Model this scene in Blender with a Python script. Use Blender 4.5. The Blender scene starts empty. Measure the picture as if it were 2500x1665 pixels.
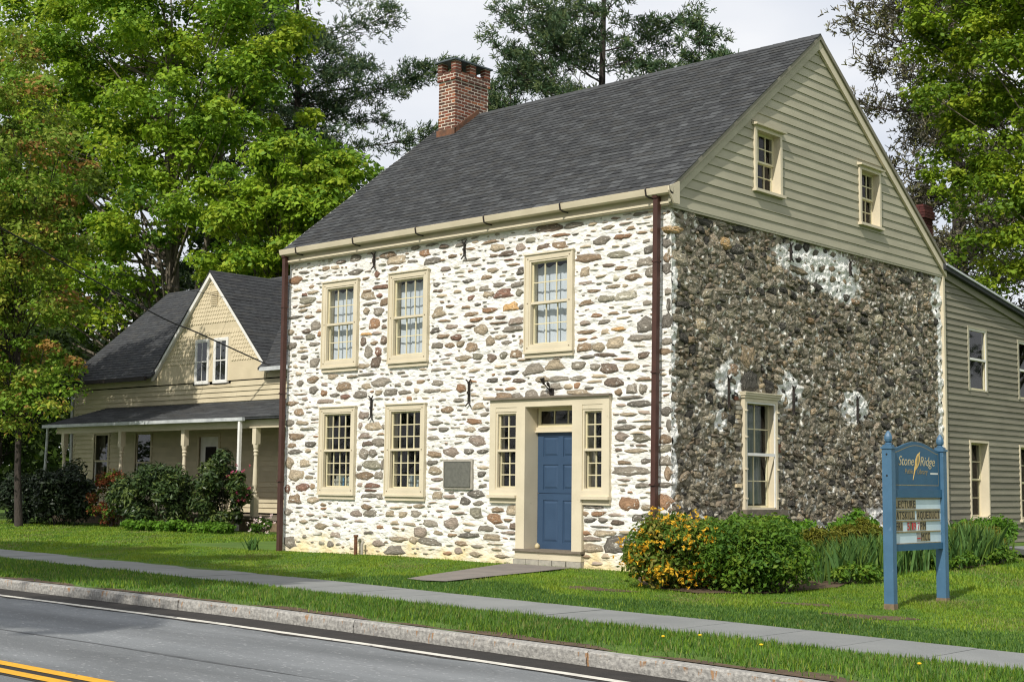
import bpy, math, random
import numpy as np
from mathutils import Matrix, Vector

R = math.radians
random.seed(7)
rng = np.random.default_rng(7)
sc = bpy.context.scene
col = sc.collection

# ------------------------------------------------------------------ camera
CAM = (13.3069, -18.2631, 1.1804)
YAW, PITCH, ROLL, FPX = -0.7414, 0.1027, -0.0113, 3410.15
fwd = Vector((math.sin(YAW) * math.cos(PITCH), math.cos(YAW) * math.cos(PITCH), math.sin(PITCH)))
rt = Vector((math.cos(YAW), -math.sin(YAW), 0))
up = rt.cross(fwd)
cam_r = rt * math.cos(ROLL) - up * math.sin(ROLL)
cam_u = rt * math.sin(ROLL) + up * math.cos(ROLL)
cd = bpy.data.cameras.new('camera')
cam = bpy.data.objects.new('camera', cd)
col.objects.link(cam)
m3 = Matrix((cam_r, cam_u, -fwd)).transposed()
cam.matrix_world = Matrix.Translation(CAM) @ m3.to_4x4()
cd.sensor_width = 36.0
cd.lens = 36.0 * FPX / 2500.0
cd.clip_end = 3000
sc.camera = cam

# ------------------------------------------------------------------ sky, sun
SUN_AZ, SUN_EL = 15.0, 42.5          # azimuth: degrees from -y towards +x
to_sun = Vector((math.sin(R(SUN_AZ)) * math.cos(R(SUN_EL)), -math.cos(R(SUN_AZ)) * math.cos(R(SUN_EL)), math.sin(R(SUN_EL))))
w = bpy.data.worlds.new('World')
sc.world = w
w.use_nodes = True
nt = w.node_tree
bg = nt.nodes['Background']
sky = nt.nodes.new('ShaderNodeTexSky')
sky.sky_type = 'NISHITA'
sky.sun_disc = False
sky.sun_elevation = R(SUN_EL)
sky.sun_rotation = R(180 - SUN_AZ)
sky.air_density = 1.0
sky.dust_density = 2.0
tc = nt.nodes.new('ShaderNodeTexCoord')
mp = nt.nodes.new('ShaderNodeMapping')
mp.inputs['Scale'].default_value = (1.0, 1.0, 2.2)
nz = nt.nodes.new('ShaderNodeTexNoise')
nz.inputs['Scale'].default_value = 3.6
nz.inputs['Detail'].default_value = 5
rp = nt.nodes.new('ShaderNodeValToRGB')
rp.color_ramp.elements[0].position = 0.34
rp.color_ramp.elements[0].color = (8.0, 8.4, 9.2, 1)
rp.color_ramp.elements[1].position = 0.64
rp.color_ramp.elements[1].color = (10.3, 10.35, 10.5, 1)
mx = nt.nodes.new('ShaderNodeMixRGB')
mx.inputs['Fac'].default_value = 0.88
nt.links.new(tc.outputs['Generated'], mp.inputs['Vector'])
nt.links.new(mp.outputs['Vector'], nz.inputs['Vector'])
nt.links.new(nz.outputs['Fac'], rp.inputs['Fac'])
nt.links.new(sky.outputs['Color'], mx.inputs['Color1'])
nt.links.new(rp.outputs['Color'], mx.inputs['Color2'])
nt.links.new(mx.outputs['Color'], bg.inputs['Color'])
bg.inputs['Strength'].default_value = 0.1

sd = bpy.data.lights.new('sun', 'SUN')
sd.energy = 4.3
sd.angle = R(0.55)
sd.color = (1.0, 0.95, 0.86)
sun = bpy.data.objects.new('sun', sd)
sun.rotation_euler = to_sun.to_track_quat('Z', 'Y').to_euler()
sun.location = (5, -30, 30)
col.objects.link(sun)

sc.view_settings.view_transform = 'Standard'
sc.view_settings.look = 'None'
sc.view_settings.exposure = 0.0
sc.view_settings.gamma = 1.0
sc.cycles.use_denoising = True
sc.cycles.denoising_prefilter = 'ACCURATE'
sc.cycles.filter_width = 1.2
sc.cycles.max_bounces = 6
sc.cycles.transparent_max_bounces = 12

# ------------------------------------------------------------------ materials
def new_mat(name):
    m = bpy.data.materials.new(name)
    m.use_nodes = True
    t = m.node_tree
    return m, t, t.nodes['Principled BSDF']

def node(t, kind, **kw):
    n = t.nodes.new(kind)
    for k, v in kw.items():
        if k in n.inputs:
            n.inputs[k].default_value = v
        else:
            setattr(n, k, v)
    return n

def mat(name, c1, c2=None, rough=0.85, scale=6.0, detail=5.0, bump=0.0, bscale=None, vary=0.0,
        stretch=None, spot=None, spec=0.3, metal=0.0, transl=0.0, lo=0.35, hi=0.65):
    """principled material: two tones by noise, value varied per object, optional spots and bump"""
    m, t, b = new_mat(name)
    L = t.links
    tcn = node(t, 'ShaderNodeTexCoord')
    vec = tcn.outputs['Object']
    if stretch:
        mpn = node(t, 'ShaderNodeMapping')
        mpn.inputs['Scale'].default_value = stretch
        L.new(vec, mpn.inputs['Vector'])
        vec = mpn.outputs['Vector']
    c2 = c2 or tuple(x * 0.75 for x in c1)
    if vary or True:
        oi = node(t, 'ShaderNodeObjectInfo')
        add = node(t, 'ShaderNodeVectorMath', operation='ADD')
        sc3 = node(t, 'ShaderNodeVectorMath', operation='SCALE')
        cmb = node(t, 'ShaderNodeCombineXYZ')
        for i in range(3):
            L.new(oi.outputs['Random'], cmb.inputs[i])
        L.new(cmb.outputs[0], sc3.inputs[0])
        sc3.inputs['Scale'].default_value = 37.0
        L.new(vec, add.inputs[0])
        L.new(sc3.outputs[0], add.inputs[1])
        vec = add.outputs[0]
    n1 = node(t, 'ShaderNodeTexNoise', Scale=scale, Detail=detail)
    L.new(vec, n1.inputs['Vector'])
    cr = node(t, 'ShaderNodeValToRGB')
    cr.color_ramp.elements[0].position = lo
    cr.color_ramp.elements[1].position = hi
    cr.color_ramp.elements[0].color = (*c2, 1)
    cr.color_ramp.elements[1].color = (*c1, 1)
    L.new(n1.outputs['Fac'], cr.inputs['Fac'])
    out = cr.outputs['Color']
    if spot:
        sc_, thr, colr = spot
        n2 = node(t, 'ShaderNodeTexNoise', Scale=sc_, Detail=4.0)
        L.new(vec, n2.inputs['Vector'])
        r2 = node(t, 'ShaderNodeValToRGB')
        r2.color_ramp.elements[0].position = thr
        r2.color_ramp.elements[1].position = thr + 0.06
        L.new(n2.outputs['Fac'], r2.inputs['Fac'])
        mxn = node(t, 'ShaderNodeMixRGB')
        L.new(r2.outputs['Color'], mxn.inputs['Fac'])
        L.new(out, mxn.inputs['Color1'])
        mxn.inputs['Color2'].default_value = (*colr, 1)
        out = mxn.outputs['Color']
    if vary:
        mr = node(t, 'ShaderNodeMapRange')
        mr.inputs['To Min'].default_value = 1 - vary
        mr.inputs['To Max'].default_value = 1 + vary
        L.new(oi.outputs['Random'], mr.inputs['Value'])
        hs = node(t, 'ShaderNodeHueSaturation')
        L.new(mr.outputs['Result'], hs.inputs['Value'])
        L.new(out, hs.inputs['Color'])
        out = hs.outputs['Color']
    L.new(out, b.inputs['Base Color'])
    b.inputs['Roughness'].default_value = rough
    b.inputs['Specular IOR Level'].default_value = spec
    b.inputs['Metallic'].default_value = metal
    if bump:
        n3 = node(t, 'ShaderNodeTexNoise', Scale=bscale or scale * 4, Detail=6.0)
        L.new(vec, n3.inputs['Vector'])
        bp = node(t, 'ShaderNodeBump')
        bp.inputs['Strength'].default_value = 1.0
        bp.inputs['Distance'].default_value = bump
        L.new(n3.outputs['Fac'], bp.inputs['Height'])
        L.new(bp.outputs['Normal'], b.inputs['Normal'])
    if transl:
        tr = node(t, 'ShaderNodeBsdfTranslucent')
        L.new(out, tr.inputs['Color'])
        ms = node(t, 'ShaderNodeMixShader')
        ms.inputs['Fac'].default_value = transl
        L.new(b.outputs[0], ms.inputs[1])
        L.new(tr.outputs[0], ms.inputs[2])
        L.new(ms.outputs[0], t.nodes['Material Output'].inputs['Surface'])
    return m

def glass_mat(name, refl=0.07, tint=(0.93, 0.96, 0.95)):
    m, t, b = new_mat(name)
    tr = node(t, 'ShaderNodeBsdfTransparent', Color=(*tint, 1))
    gl = node(t, 'ShaderNodeBsdfGlossy', Roughness=0.03)
    ms = node(t, 'ShaderNodeMixShader')
    ms.inputs['Fac'].default_value = refl
    t.links.new(tr.outputs[0], ms.inputs[1])
    t.links.new(gl.outputs[0], ms.inputs[2])
    t.links.new(ms.outputs[0], t.nodes['Material Output'].inputs['Surface'])
    return m

def leaf_mat(name, c1, c2, transl=0.35, scale=0.7, rough=0.6):
    return mat(name, c1, c2, rough=rough, scale=scale, detail=2, transl=transl, spec=0.25, lo=0.3, hi=0.7)

M = {}
M['trim'] = mat('cream_paint', (0.635, 0.565, 0.42), (0.57, 0.505, 0.37), rough=0.6, scale=2.2, detail=9, bump=0.002, bscale=30, spot=(6, 0.69, (0.50, 0.44, 0.31)))
M['trim_sash'] = mat('sash_paint', (0.68, 0.62, 0.42), (0.62, 0.55, 0.36), rough=0.6, scale=4)
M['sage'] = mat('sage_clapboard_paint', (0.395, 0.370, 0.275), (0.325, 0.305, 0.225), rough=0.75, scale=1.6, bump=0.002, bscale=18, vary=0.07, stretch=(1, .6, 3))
M['sage_shaded'] = mat('shaded_sage_paint', (0.235, 0.220, 0.165), (0.185, 0.172, 0.130), rough=0.8, scale=1.3, bump=0.002, bscale=18, vary=0.08, stretch=(1, .6, 2))  # sage with the tree's shade on the addition put into its colour
M['cream_clap'] = mat('cream_clapboard_paint', (0.57, 0.50, 0.35), (0.48, 0.42, 0.29), rough=0.75, scale=1.5, bump=0.002, bscale=20, vary=0.05)
M['cream_scale'] = mat('cream_shingle_paint', (0.63, 0.54, 0.375), (0.56, 0.48, 0.33), rough=0.75, scale=2, vary=0.04)
M['white_paint'] = mat('white_paint', (0.78, 0.77, 0.74), (0.68, 0.67, 0.63), rough=0.55, scale=4)
M['grey_gutter'] = mat('grey_metal_gutter', (0.55, 0.57, 0.58), (0.38, 0.40, 0.41), rough=0.45, scale=3, spec=0.5)
M['brown_metal'] = mat('brown_downspout_paint', (0.075, 0.034, 0.026), (0.06, 0.028, 0.022), rough=0.5, scale=5)
M['black_iron'] = mat('black_iron', (0.018, 0.016, 0.015), (0.03, 0.022, 0.018), rough=0.6, scale=20)
M['door_blue'] = mat('blue_door_paint', (0.040, 0.076, 0.138), (0.034, 0.066, 0.122), rough=0.45, scale=3, bump=0.0006, bscale=60)
M['sign_blue'] = mat('blue_sign_paint', (0.066, 0.145, 0.235), (0.055, 0.125, 0.205), rough=0.45, scale=5, spot=(14, 0.70, (0.12, 0.20, 0.30)))
M['sign_panel'] = mat('dark_blue_sign_panel', (0.030, 0.105, 0.19), (0.026, 0.092, 0.17), rough=0.4, scale=5)
M['bare_wood'] = mat('bare_wood', (0.22, 0.16, 0.10), (0.15, 0.11, 0.07), rough=0.8, scale=14)
M['grey_wood'] = mat('weathered_and_shade_wood', (0.20, 0.17, 0.13), (0.15, 0.125, 0.095), rough=0.8, scale=9, stretch=(1, 6, 6))
M['gold'] = mat('gold_leaf', (0.75, 0.50, 0.14), (0.60, 0.38, 0.10), rough=0.35, scale=20, spec=0.6)
M['gold_dull'] = mat('dull_gold_paint', (0.30, 0.24, 0.12), (0.22, 0.18, 0.10), rough=0.5, scale=20)
M['cream_letter'] = mat('cream_lettering', (0.60, 0.52, 0.33), (0.45, 0.37, 0.21), rough=0.5, scale=20)
M['tile_olive'] = mat('olive_letter_tile', (0.29, 0.235, 0.13), (0.24, 0.19, 0.105), rough=0.4, scale=12)
M['tile_white'] = mat('white_letter_tile', (0.62, 0.66, 0.66), (0.55, 0.60, 0.61), rough=0.35, scale=8)
M['tile_grey'] = mat('grey_letter_tile', (0.30, 0.30, 0.30), (0.25, 0.25, 0.25), rough=0.35, scale=8)
M['board_white'] = mat('pale_message_board', (0.56, 0.68, 0.74), (0.50, 0.62, 0.69), rough=0.35, scale=6)
M['letter_black'] = mat('black_lettering', (0.012, 0.012, 0.012), (0.02, 0.02, 0.02), rough=0.5, scale=20)
M['letter_red'] = mat('red_lettering', (0.55, 0.02, 0.02), (0.45, 0.02, 0.02), rough=0.5, scale=20)
M['bronze'] = mat('dark_bronze', (0.145, 0.145, 0.125), (0.115, 0.115, 0.10), rough=0.55, scale=16, bump=0.004, bscale=40)
M['cement'] = mat('grey_cement', (0.40, 0.37, 0.31), (0.31, 0.29, 0.25), rough=0.9, scale=12, bump=0.004)
M['rust'] = mat('rusty_pipe', (0.17, 0.075, 0.035), (0.10, 0.05, 0.03), rough=0.8, scale=20)
M['glass'] = glass_mat('window_glass', 0.05)
M['glass_old'] = glass_mat('storm_glass', 0.12)
M['dark_room'] = mat('dark_room', (0.016, 0.015, 0.014), (0.012, 0.011, 0.010), rough=0.95, scale=2)  # near-black colour stands in for the darkness of unlit rooms
M['curtain'] = mat('pale_curtain', (0.74, 0.78, 0.86), (0.68, 0.72, 0.81), rough=0.9, scale=3, transl=0.25)
M['grey_curtain'] = mat('grey_curtain', (0.20, 0.22, 0.20), (0.13, 0.15, 0.14), rough=0.9, scale=3, stretch=(12, 12, 0.6))
M['sill_stone'] = mat('brown_sill_stone', (0.17, 0.145, 0.11), (0.12, 0.105, 0.08), rough=0.9, scale=8, bump=0.006, spot=(9, .62, (0.32, .30, .24)))
M['bluestone'] = mat('bluestone_slab', (0.215, 0.222, 0.216), (0.185, 0.192, 0.188), rough=0.85, scale=1.6, bump=0.002, bscale=50, vary=0.06, spot=(120, 0.66, (0.20, 0.21, 0.21)))
M['path'] = mat('worn_asphalt_path', (0.21, 0.185, 0.165), (0.165, 0.15, 0.135), rough=0.95, scale=3, bump=0.004, bscale=60)
M['soil'] = mat('bare_soil', (0.12, 0.082, 0.05), (0.075, 0.052, 0.034), rough=1.0, scale=8, bump=0.02, bscale=25)
M['flash'] = mat('rusty_flashing', (0.19, 0.085, 0.045), (0.10, 0.055, 0.035), rough=0.7, scale=6)
M['slate_cap'] = mat('bluestone_chimney_cap', (0.10, 0.125, 0.135), (0.07, 0.09, 0.10), rough=0.7, scale=6)
M['bark'] = mat('grey_bark', (0.17, 0.145, 0.11), (0.085, 0.07, 0.055), rough=0.95, scale=3, bump=0.03, bscale=9, stretch=(3, 3, .6))
M['bark_dark'] = mat('dark_bark', (0.062, 0.05, 0.042), (0.035, 0.029, 0.026), rough=0.95, scale=3, bump=0.03, bscale=9, stretch=(3, 3, .6))
M['wire'] = mat('black_cable', (0.012, 0.012, 0.012), (0.015, 0.015, 0.015), rough=0.6)

# white lime mortar of the front, with a yellowed foot
def lime_mat():
    m = mat('lime_mortar', (0.83, 0.815, 0.77), (0.77, 0.75, 0.70), rough=0.95, scale=2.2, bump=0.05, bscale=7, stretch=(1, 1, 2.2), spot=(5.5, 0.645, (0.60, 0.565, 0.50)))
    t = m.node_tree
    L = t.links
    b = t.nodes['Principled BSDF']
    src = b.inputs['Base Color'].links[0].from_socket
    tcn = node(t, 'ShaderNodeTexCoord')
    sep = node(t, 'ShaderNodeSeparateXYZ')
    L.new(tcn.outputs['Object'], sep.inputs[0])
    nn = node(t, 'ShaderNodeTexNoise', Scale=1.6, Detail=5.0)
    L.new(tcn.outputs['Object'], nn.inputs['Vector'])
    ma = node(t, 'ShaderNodeMath', operation='MULTIPLY_ADD')
    L.new(nn.outputs['Fac'], ma.inputs[0])
    ma.inputs[1].default_value = -1.3
    L.new(sep.outputs['Z'], ma.inputs[2])
    mr = node(t, 'ShaderNodeMapRange')
    mr.inputs['From Min'].default_value = -0.85
    mr.inputs['From Max'].default_value = -0.42
    mr.inputs['To Min'].default_value = 1.0
    mr.inputs['To Max'].default_value = 0.0
    L.new(ma.outputs[0], mr.inputs['Value'])
    mxn = node(t, 'ShaderNodeMixRGB')
    L.new(mr.outputs['Result'], mxn.inputs['Fac'])
    L.new(src, mxn.inputs['Color1'])
    mxn.inputs['Color2'].default_value = (0.74, 0.61, 0.36, 1)
    L.new(mxn.outputs['Color'], b.inputs['Base Color'])
    return m
M['lime'] = lime_mat()

# gable mortar: grey brown with old white lime left in patches (centre y, z, half sizes)
PATCHES = [(4.65, 5.36, 1.7, 0.36), (5.5, 5.02, .85, .30), (1.72, 2.98, 0.48, 0.36), (3.62, 2.93, 0.42, 0.34), (5.95, 2.72, 0.50, 0.34),
           (1.45, 2.30, .2, .2), (9.6, 5.3, 0.30, 0.55), (9.66, 3.2, 0.13, 3.4), (6.7, 0.35, 0.9, 0.5), (4.4, .25, .7, .35), (0.0, 3.0, 0.17, 3.4)]
def gable_mat():
    m = mat('old_gable_mortar', (0.33, 0.292, 0.218), (0.15, 0.13, 0.095), rough=0.95, scale=6, bump=0.09, bscale=11,
            spot=(7, 0.57, (0.74, 0.72, 0.65)))
    t = m.node_tree
    L = t.links
    b = t.nodes['Principled BSDF']
    src = b.inputs['Base Color'].links[0].from_socket
    tcn = node(t, 'ShaderNodeTexCoord')
    nn = node(t, 'ShaderNodeTexNoise', Scale=3.5, Detail=5.0)
    L.new(tcn.outputs['Object'], nn.inputs['Vector'])
    acc = None
    for (cy, cz, ry, rz) in PATCHES:
        mpn = node(t, 'ShaderNodeMapping')
        mpn.vector_type = 'POINT'
        mpn.inputs['Location'].default_value = (0, -cy / ry, -cz / rz)
        mpn.inputs['Scale'].default_value = (0, 1 / ry, 1 / rz)
        L.new(tcn.outputs['Object'], mpn.inputs['Vector'])
        ln = node(t, 'ShaderNodeVectorMath', operation='LENGTH')
        L.new(mpn.outputs[0], ln.inputs[0])
        if acc is None:
            acc = ln.outputs['Value']
        else:
            mn = node(t, 'ShaderNodeMath', operation='MINIMUM')
            L.new(acc, mn.inputs[0])
            L.new(ln.outputs['Value'], mn.inputs[1])
            acc = mn.outputs[0]
    ma = node(t, 'ShaderNodeMath', operation='MULTIPLY_ADD')
    L.new(nn.outputs['Fac'], ma.inputs[0])
    ma.inputs[1].default_value = 1.2
    L.new(acc, ma.inputs[2])
    mr = node(t, 'ShaderNodeMapRange')
    mr.inputs['From Min'].default_value = 1.45
    mr.inputs['From Max'].default_value = 1.62
    mr.inputs['To Min'].default_value = 1.0
    mr.inputs['To Max'].default_value = 0.0
    L.new(ma.outputs[0], mr.inputs['Value'])
    mxn = node(t, 'ShaderNodeMixRGB')
    L.new(mr.outputs['Result'], mxn.inputs['Fac'])
    L.new(src, mxn.inputs['Color1'])
    mxn.inputs['Color2'].default_value = (0.82, 0.81, 0.77, 1)
    L.new(mxn.outputs['Color'], b.inputs['Base Color'])
    return m
M['gable_mortar'] = gable_mat()

STONE = {'r': (0.27, 0.135, 0.065), 'g': (0.235, 0.21, 0.175), 't': (0.40, 0.325, 0.225), 'd': (0.115, 0.108, 0.098), 'e': (0.23, 0.22, 0.165),
         'b': (0.245, 0.165, 0.10), 'R': (0.185, 0.08, 0.055), 'o': (0.55, 0.32, 0.115), 'n': (0.125, 0.085, 0.065), 'p': (0.31, 0.245, 0.205), 'l': (0.43, 0.41, 0.32), 'w': (0.62, 0.60, 0.53), 'k': (0.075, 0.07, 0.06)}
for k, c in STONE.items():
    c0 = c
    c = tuple(.74 * a + .26 * q for a, q in zip(c, (0.31, 0.265, 0.205)))
    M['st_' + k] = mat('field_stone_' + k, tuple(x * 1.52 for x in c), tuple(x * 0.95 for x in c), rough=0.9, scale=3.5, bump=0.03, bscale=7, vary=0.2,
                       spot=(2.6, 0.61, (0.72, 0.69, 0.62)))
    c = c0
    gmix = tuple(0.70 * a + 0.80 * q for a, q in zip(c, (0.255, 0.228, 0.165)))
    M['gs_' + k] = mat('rubble_stone_' + k, tuple(x * q for x, q in zip(gmix, (1.08, 1.03, .93))), tuple(x * 0.47 for x in gmix), rough=0.95, scale=5.0, bump=0.05, bscale=7, vary=0.42,
                       spot=(3.6, 0.60, (0.74, 0.71, 0.64)))
M['gs_k'] = mat('dark_rubble_stone', (0.105, 0.097, 0.082), (0.05, 0.046, 0.04), rough=0.95, scale=5, bump=0.05, bscale=7, vary=.3, spot=(3.6, .63, (.42, .39, .33)))

for i, c in enumerate([(0.057, 0.060, 0.063), (0.069, 0.072, 0.075), (0.049, 0.051, 0.054), (0.082, 0.086, 0.089), (0.062, 0.063, 0.063)]):
    M['shin%d' % i] = mat('asphalt_shingle_%d' % i, c, tuple(x * 0.72 for x in c), rough=0.95, scale=9, bump=0.003, bscale=60, vary=0.12, spec=0.2)
for i, c in enumerate([(0.24, 0.075, 0.04), (0.17, 0.058, 0.036), (0.11, 0.052, 0.036), (0.30, 0.11, 0.05), (0.20, 0.085, 0.05)]):
    M['brick%d' % i] = mat('chimney_brick_%d' % i, c, tuple(x * 0.7 for x in c), rough=0.9, scale=8, bump=0.006, vary=0.2)
M['brick_dark'] = mat('dark_red_brick', (0.085, 0.026, 0.022), (0.05, 0.018, 0.016), rough=0.9, scale=8, vary=0.2)
M['brick_mortar'] = mat('chimney_mortar', (0.72, 0.65, 0.54), (0.62, 0.55, 0.45), rough=0.95, scale=8, bump=0.01)

M['granite'] = mat('granite_kerb', (0.37, 0.358, 0.33), (0.215, 0.208, 0.195), rough=0.85, scale=26, detail=8, bump=0.015, bscale=30, vary=0.05)
def kerb_rust():
    """orange lichen streaks hanging from the upper edge"""
    m = M['granite']
    t = m.node_tree
    L = t.links
    b = t.nodes['Principled BSDF']
    src = b.inputs['Base Color'].links[0].from_socket
    tcn = node(t, 'ShaderNodeTexCoord')
    mpn = node(t, 'ShaderNodeMapping')
    mpn.inputs['Scale'].default_value = (13, 13, 3.0)
    L.new(tcn.outputs['Object'], mpn.inputs['Vector'])
    nn = node(t, 'ShaderNodeTexNoise', Scale=1.6, Detail=5.0)
    L.new(mpn.outputs[0], nn.inputs['Vector'])
    sep = node(t, 'ShaderNodeSeparateXYZ')
    L.new(tcn.outputs['Object'], sep.inputs[0])
    g = node(t, 'ShaderNodeMapRange')
    g.inputs['From Min'].default_value = -0.38
    g.inputs['From Max'].default_value = -0.29
    g.inputs['To Min'].default_value = -0.10
    g.inputs['To Max'].default_value = 0.0
    L.new(sep.outputs['Z'], g.inputs['Value'])
    ad = node(t, 'ShaderNodeMath', operation='ADD')
    L.new(nn.outputs['Fac'], ad.inputs[0])
    L.new(g.outputs['Result'], ad.inputs[1])
    geo = node(t, 'ShaderNodeNewGeometry')
    sp2 = node(t, 'ShaderNodeSeparateXYZ')
    L.new(geo.outputs['Normal'], sp2.inputs[0])
    mr = node(t, 'ShaderNodeMapRange')
    mr.inputs['From Min'].default_value = 0.56
    mr.inputs['From Max'].default_value = 0.66
    L.new(ad.outputs[0], mr.inputs['Value'])
    lt = node(t, 'ShaderNodeMath', operation='LESS_THAN')
    L.new(sp2.outputs['Z'], lt.inputs[0])
    lt.inputs[1].default_value = 0.5
    mu = node(t, 'ShaderNodeMath', operation='MULTIPLY')
    L.new(mr.outputs['Result'], mu.inputs[0])
    L.new(lt.outputs[0], mu.inputs[1])
    mxn = node(t, 'ShaderNodeMixRGB')
    L.new(mu.outputs[0], mxn.inputs['Fac'])
    L.new(src, mxn.inputs['Color1'])
    mxn.inputs['Color2'].default_value = (0.31, 0.175, 0.085, 1)
    L.new(mxn.outputs['Color'], b.inputs['Base Color'])
kerb_rust()
M['asphalt'] = mat('worn_asphalt', (0.185, 0.195, 0.202), (0.145, 0.155, 0.162), rough=0.9, scale=0.9, detail=10, bump=0.008, bscale=70, stretch=(.35, 1.0, 1.0), spot=(38, 0.62, (0.30, 0.305, 0.31)))
def road_wear():
    """long tyre-dark bands, patches and fine cracks in the old asphalt"""
    m = M['asphalt']
    t = m.node_tree
    L = t.links
    b = t.nodes['Principled BSDF']
    src = b.inputs['Base Color'].links[0].from_socket
    tcn = node(t, 'ShaderNodeTexCoord')
    mpn = node(t, 'ShaderNodeMapping')
    mpn.inputs['Scale'].default_value = (.12, 1.3, 1)
    L.new(tcn.outputs['Object'], mpn.inputs['Vector'])
    nn = node(t, 'ShaderNodeTexNoise', Scale=1.0, Detail=6.0)
    L.new(mpn.outputs[0], nn.inputs['Vector'])
    r1 = node(t, 'ShaderNodeMapRange')
    r1.inputs['From Min'].default_value = .38
    r1.inputs['From Max'].default_value = .66
    r1.inputs['To Min'].default_value = .74
    r1.inputs['To Max'].default_value = 1.12
    L.new(nn.outputs['Fac'], r1.inputs['Value'])
    n4 = node(t, 'ShaderNodeTexNoise', Scale=1.4, Detail=3.0)
    L.new(tcn.outputs['Object'], n4.inputs['Vector'])
    mv = node(t, 'ShaderNodeMixRGB')
    mv.inputs['Fac'].default_value = .25
    L.new(tcn.outputs['Object'], mv.inputs['Color1'])
    L.new(n4.outputs['Color'], mv.inputs['Color2'])
    vo = node(t, 'ShaderNodeTexVoronoi', Scale=.75)
    vo.feature = 'DISTANCE_TO_EDGE'
    L.new(mv.outputs[0], vo.inputs['Vector'])
    r2 = node(t, 'ShaderNodeMapRange')
    r2.inputs['From Min'].default_value = .002
    r2.inputs['From Max'].default_value = .010
    r2.inputs['To Min'].default_value = .90
    L.new(vo.outputs['Distance'], r2.inputs['Value'])
    mu = node(t, 'ShaderNodeMath', operation='MULTIPLY')
    L.new(r1.outputs['Result'], mu.inputs[0])
    L.new(r2.outputs['Result'], mu.inputs[1])
    hs = node(t, 'ShaderNodeHueSaturation')
    L.new(src, hs.inputs['Color'])
    L.new(mu.outputs[0], hs.inputs['Value'])
    L.new(hs.outputs['Color'], b.inputs['Base Color'])
road_wear()
M['asphalt_dark'] = mat('dark_asphalt', (0.034, 0.030, 0.027), (0.024, 0.022, 0.020), rough=0.9, scale=5, bump=0.004, bscale=90)
M['line_white'] = mat('white_road_paint', (0.66, 0.63, 0.56), (0.50, 0.48, 0.43), rough=0.8, scale=7, spot=(9, 0.62, (0.10, 0.10, 0.10)))
M['line_yellow'] = mat('yellow_road_paint', (0.68, 0.36, 0.025), (0.58, 0.30, 0.02), rough=0.8, scale=7, spot=(14, 0.68, (0.14, 0.12, 0.08)))
M['turf'] = mat('turf_soil', (0.095, 0.165, 0.022), (0.062, 0.115, 0.017), rough=1.0, scale=1.2, detail=8, bump=0.02, bscale=40, spot=(2.2, 0.70, (0.11, 0.09, 0.05)))
M['ground'] = mat('field_ground', (0.06, 0.09, 0.025), (0.045, 0.07, 0.02), rough=1.0, scale=0.3)
for i, (a, c) in enumerate([((0.18, 0.29, 0.020), (0.14, 0.235, 0.017)), ((0.115, 0.225, 0.022), (0.085, 0.175, 0.017)), ((0.235, 0.315, 0.028), (0.18, 0.255, 0.022)), ((0.23, 0.25, 0.075), (0.18, 0.19, 0.055)), ((0.072, 0.155, 0.026), (0.055, 0.12, 0.020))]):
    M['grass%d' % i] = leaf_mat('grass_blade_%d' % i, a, c, 0.3, 0.6)

# ------------------------------------------------------------------ geometry helpers
def link(name, me, parent=None, base=None):
    o = bpy.data.objects.new(name, me)
    col.objects.link(o)
    if parent is not None:
        o.parent = parent
        if parent.type == 'EMPTY':
            o.matrix_parent_inverse = Matrix.Translation(-Vector(parent.location))
    return o

def props(o, label=None, cat=None, group=None, kind=None):
    for k, v in (('label', label), ('category', cat), ('group', group), ('kind', kind)):
        if v:
            o[k] = v
    return o

def thing(name, label, cat, loc, group=None):
    o = bpy.data.objects.new(name, None)
    o.empty_display_size = 0.2
    o.location = loc
    col.objects.link(o)
    return props(o, label, cat, group)

def np_mesh(name, verts, faces, mats, mi=None, smooth=False):
    """faces: (N,k) int array, all same size, or list of tuples"""
    me = bpy.data.meshes.new(name)
    if isinstance(faces, np.ndarray):
        v = np.asarray(verts, dtype=np.float32)
        n, k = faces.shape
        me.vertices.add(len(v))
        me.vertices.foreach_set('co', v.ravel())
        me.loops.add(n * k)
        me.loops.foreach_set('vertex_index', faces.astype(np.int32).ravel())
        me.polygons.add(n)
        me.polygons.foreach_set('loop_start', np.arange(0, n * k, k, dtype=np.int32))
    else:
        me.from_pydata([tuple(x) for x in verts], [], faces)
    for m in mats:
        me.materials.append(m)
    if mi is not None:
        me.polygons.foreach_set('material_index', np.asarray(mi, dtype=np.int32))
    me.update(calc_edges=True)
    if smooth:
        me.polygons.foreach_set('use_smooth', np.ones(len(me.polygons), dtype=bool))
    return me

BOXF = [(0, 1, 2, 3), (7, 6, 5, 4), (0, 4, 5, 1), (1, 5, 6, 2), (2, 6, 7, 3), (3, 7, 4, 0)]
FRONT = lambda u, n, z: (u, -n, z)                 # stone house front, plane y = 0
GX = 0.06
GABLE = lambda u, n, z: (GX + n, u, z)             # stone house gable, plane x = GX
WORLD = lambda u, n, z: (u, n, z)

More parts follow.
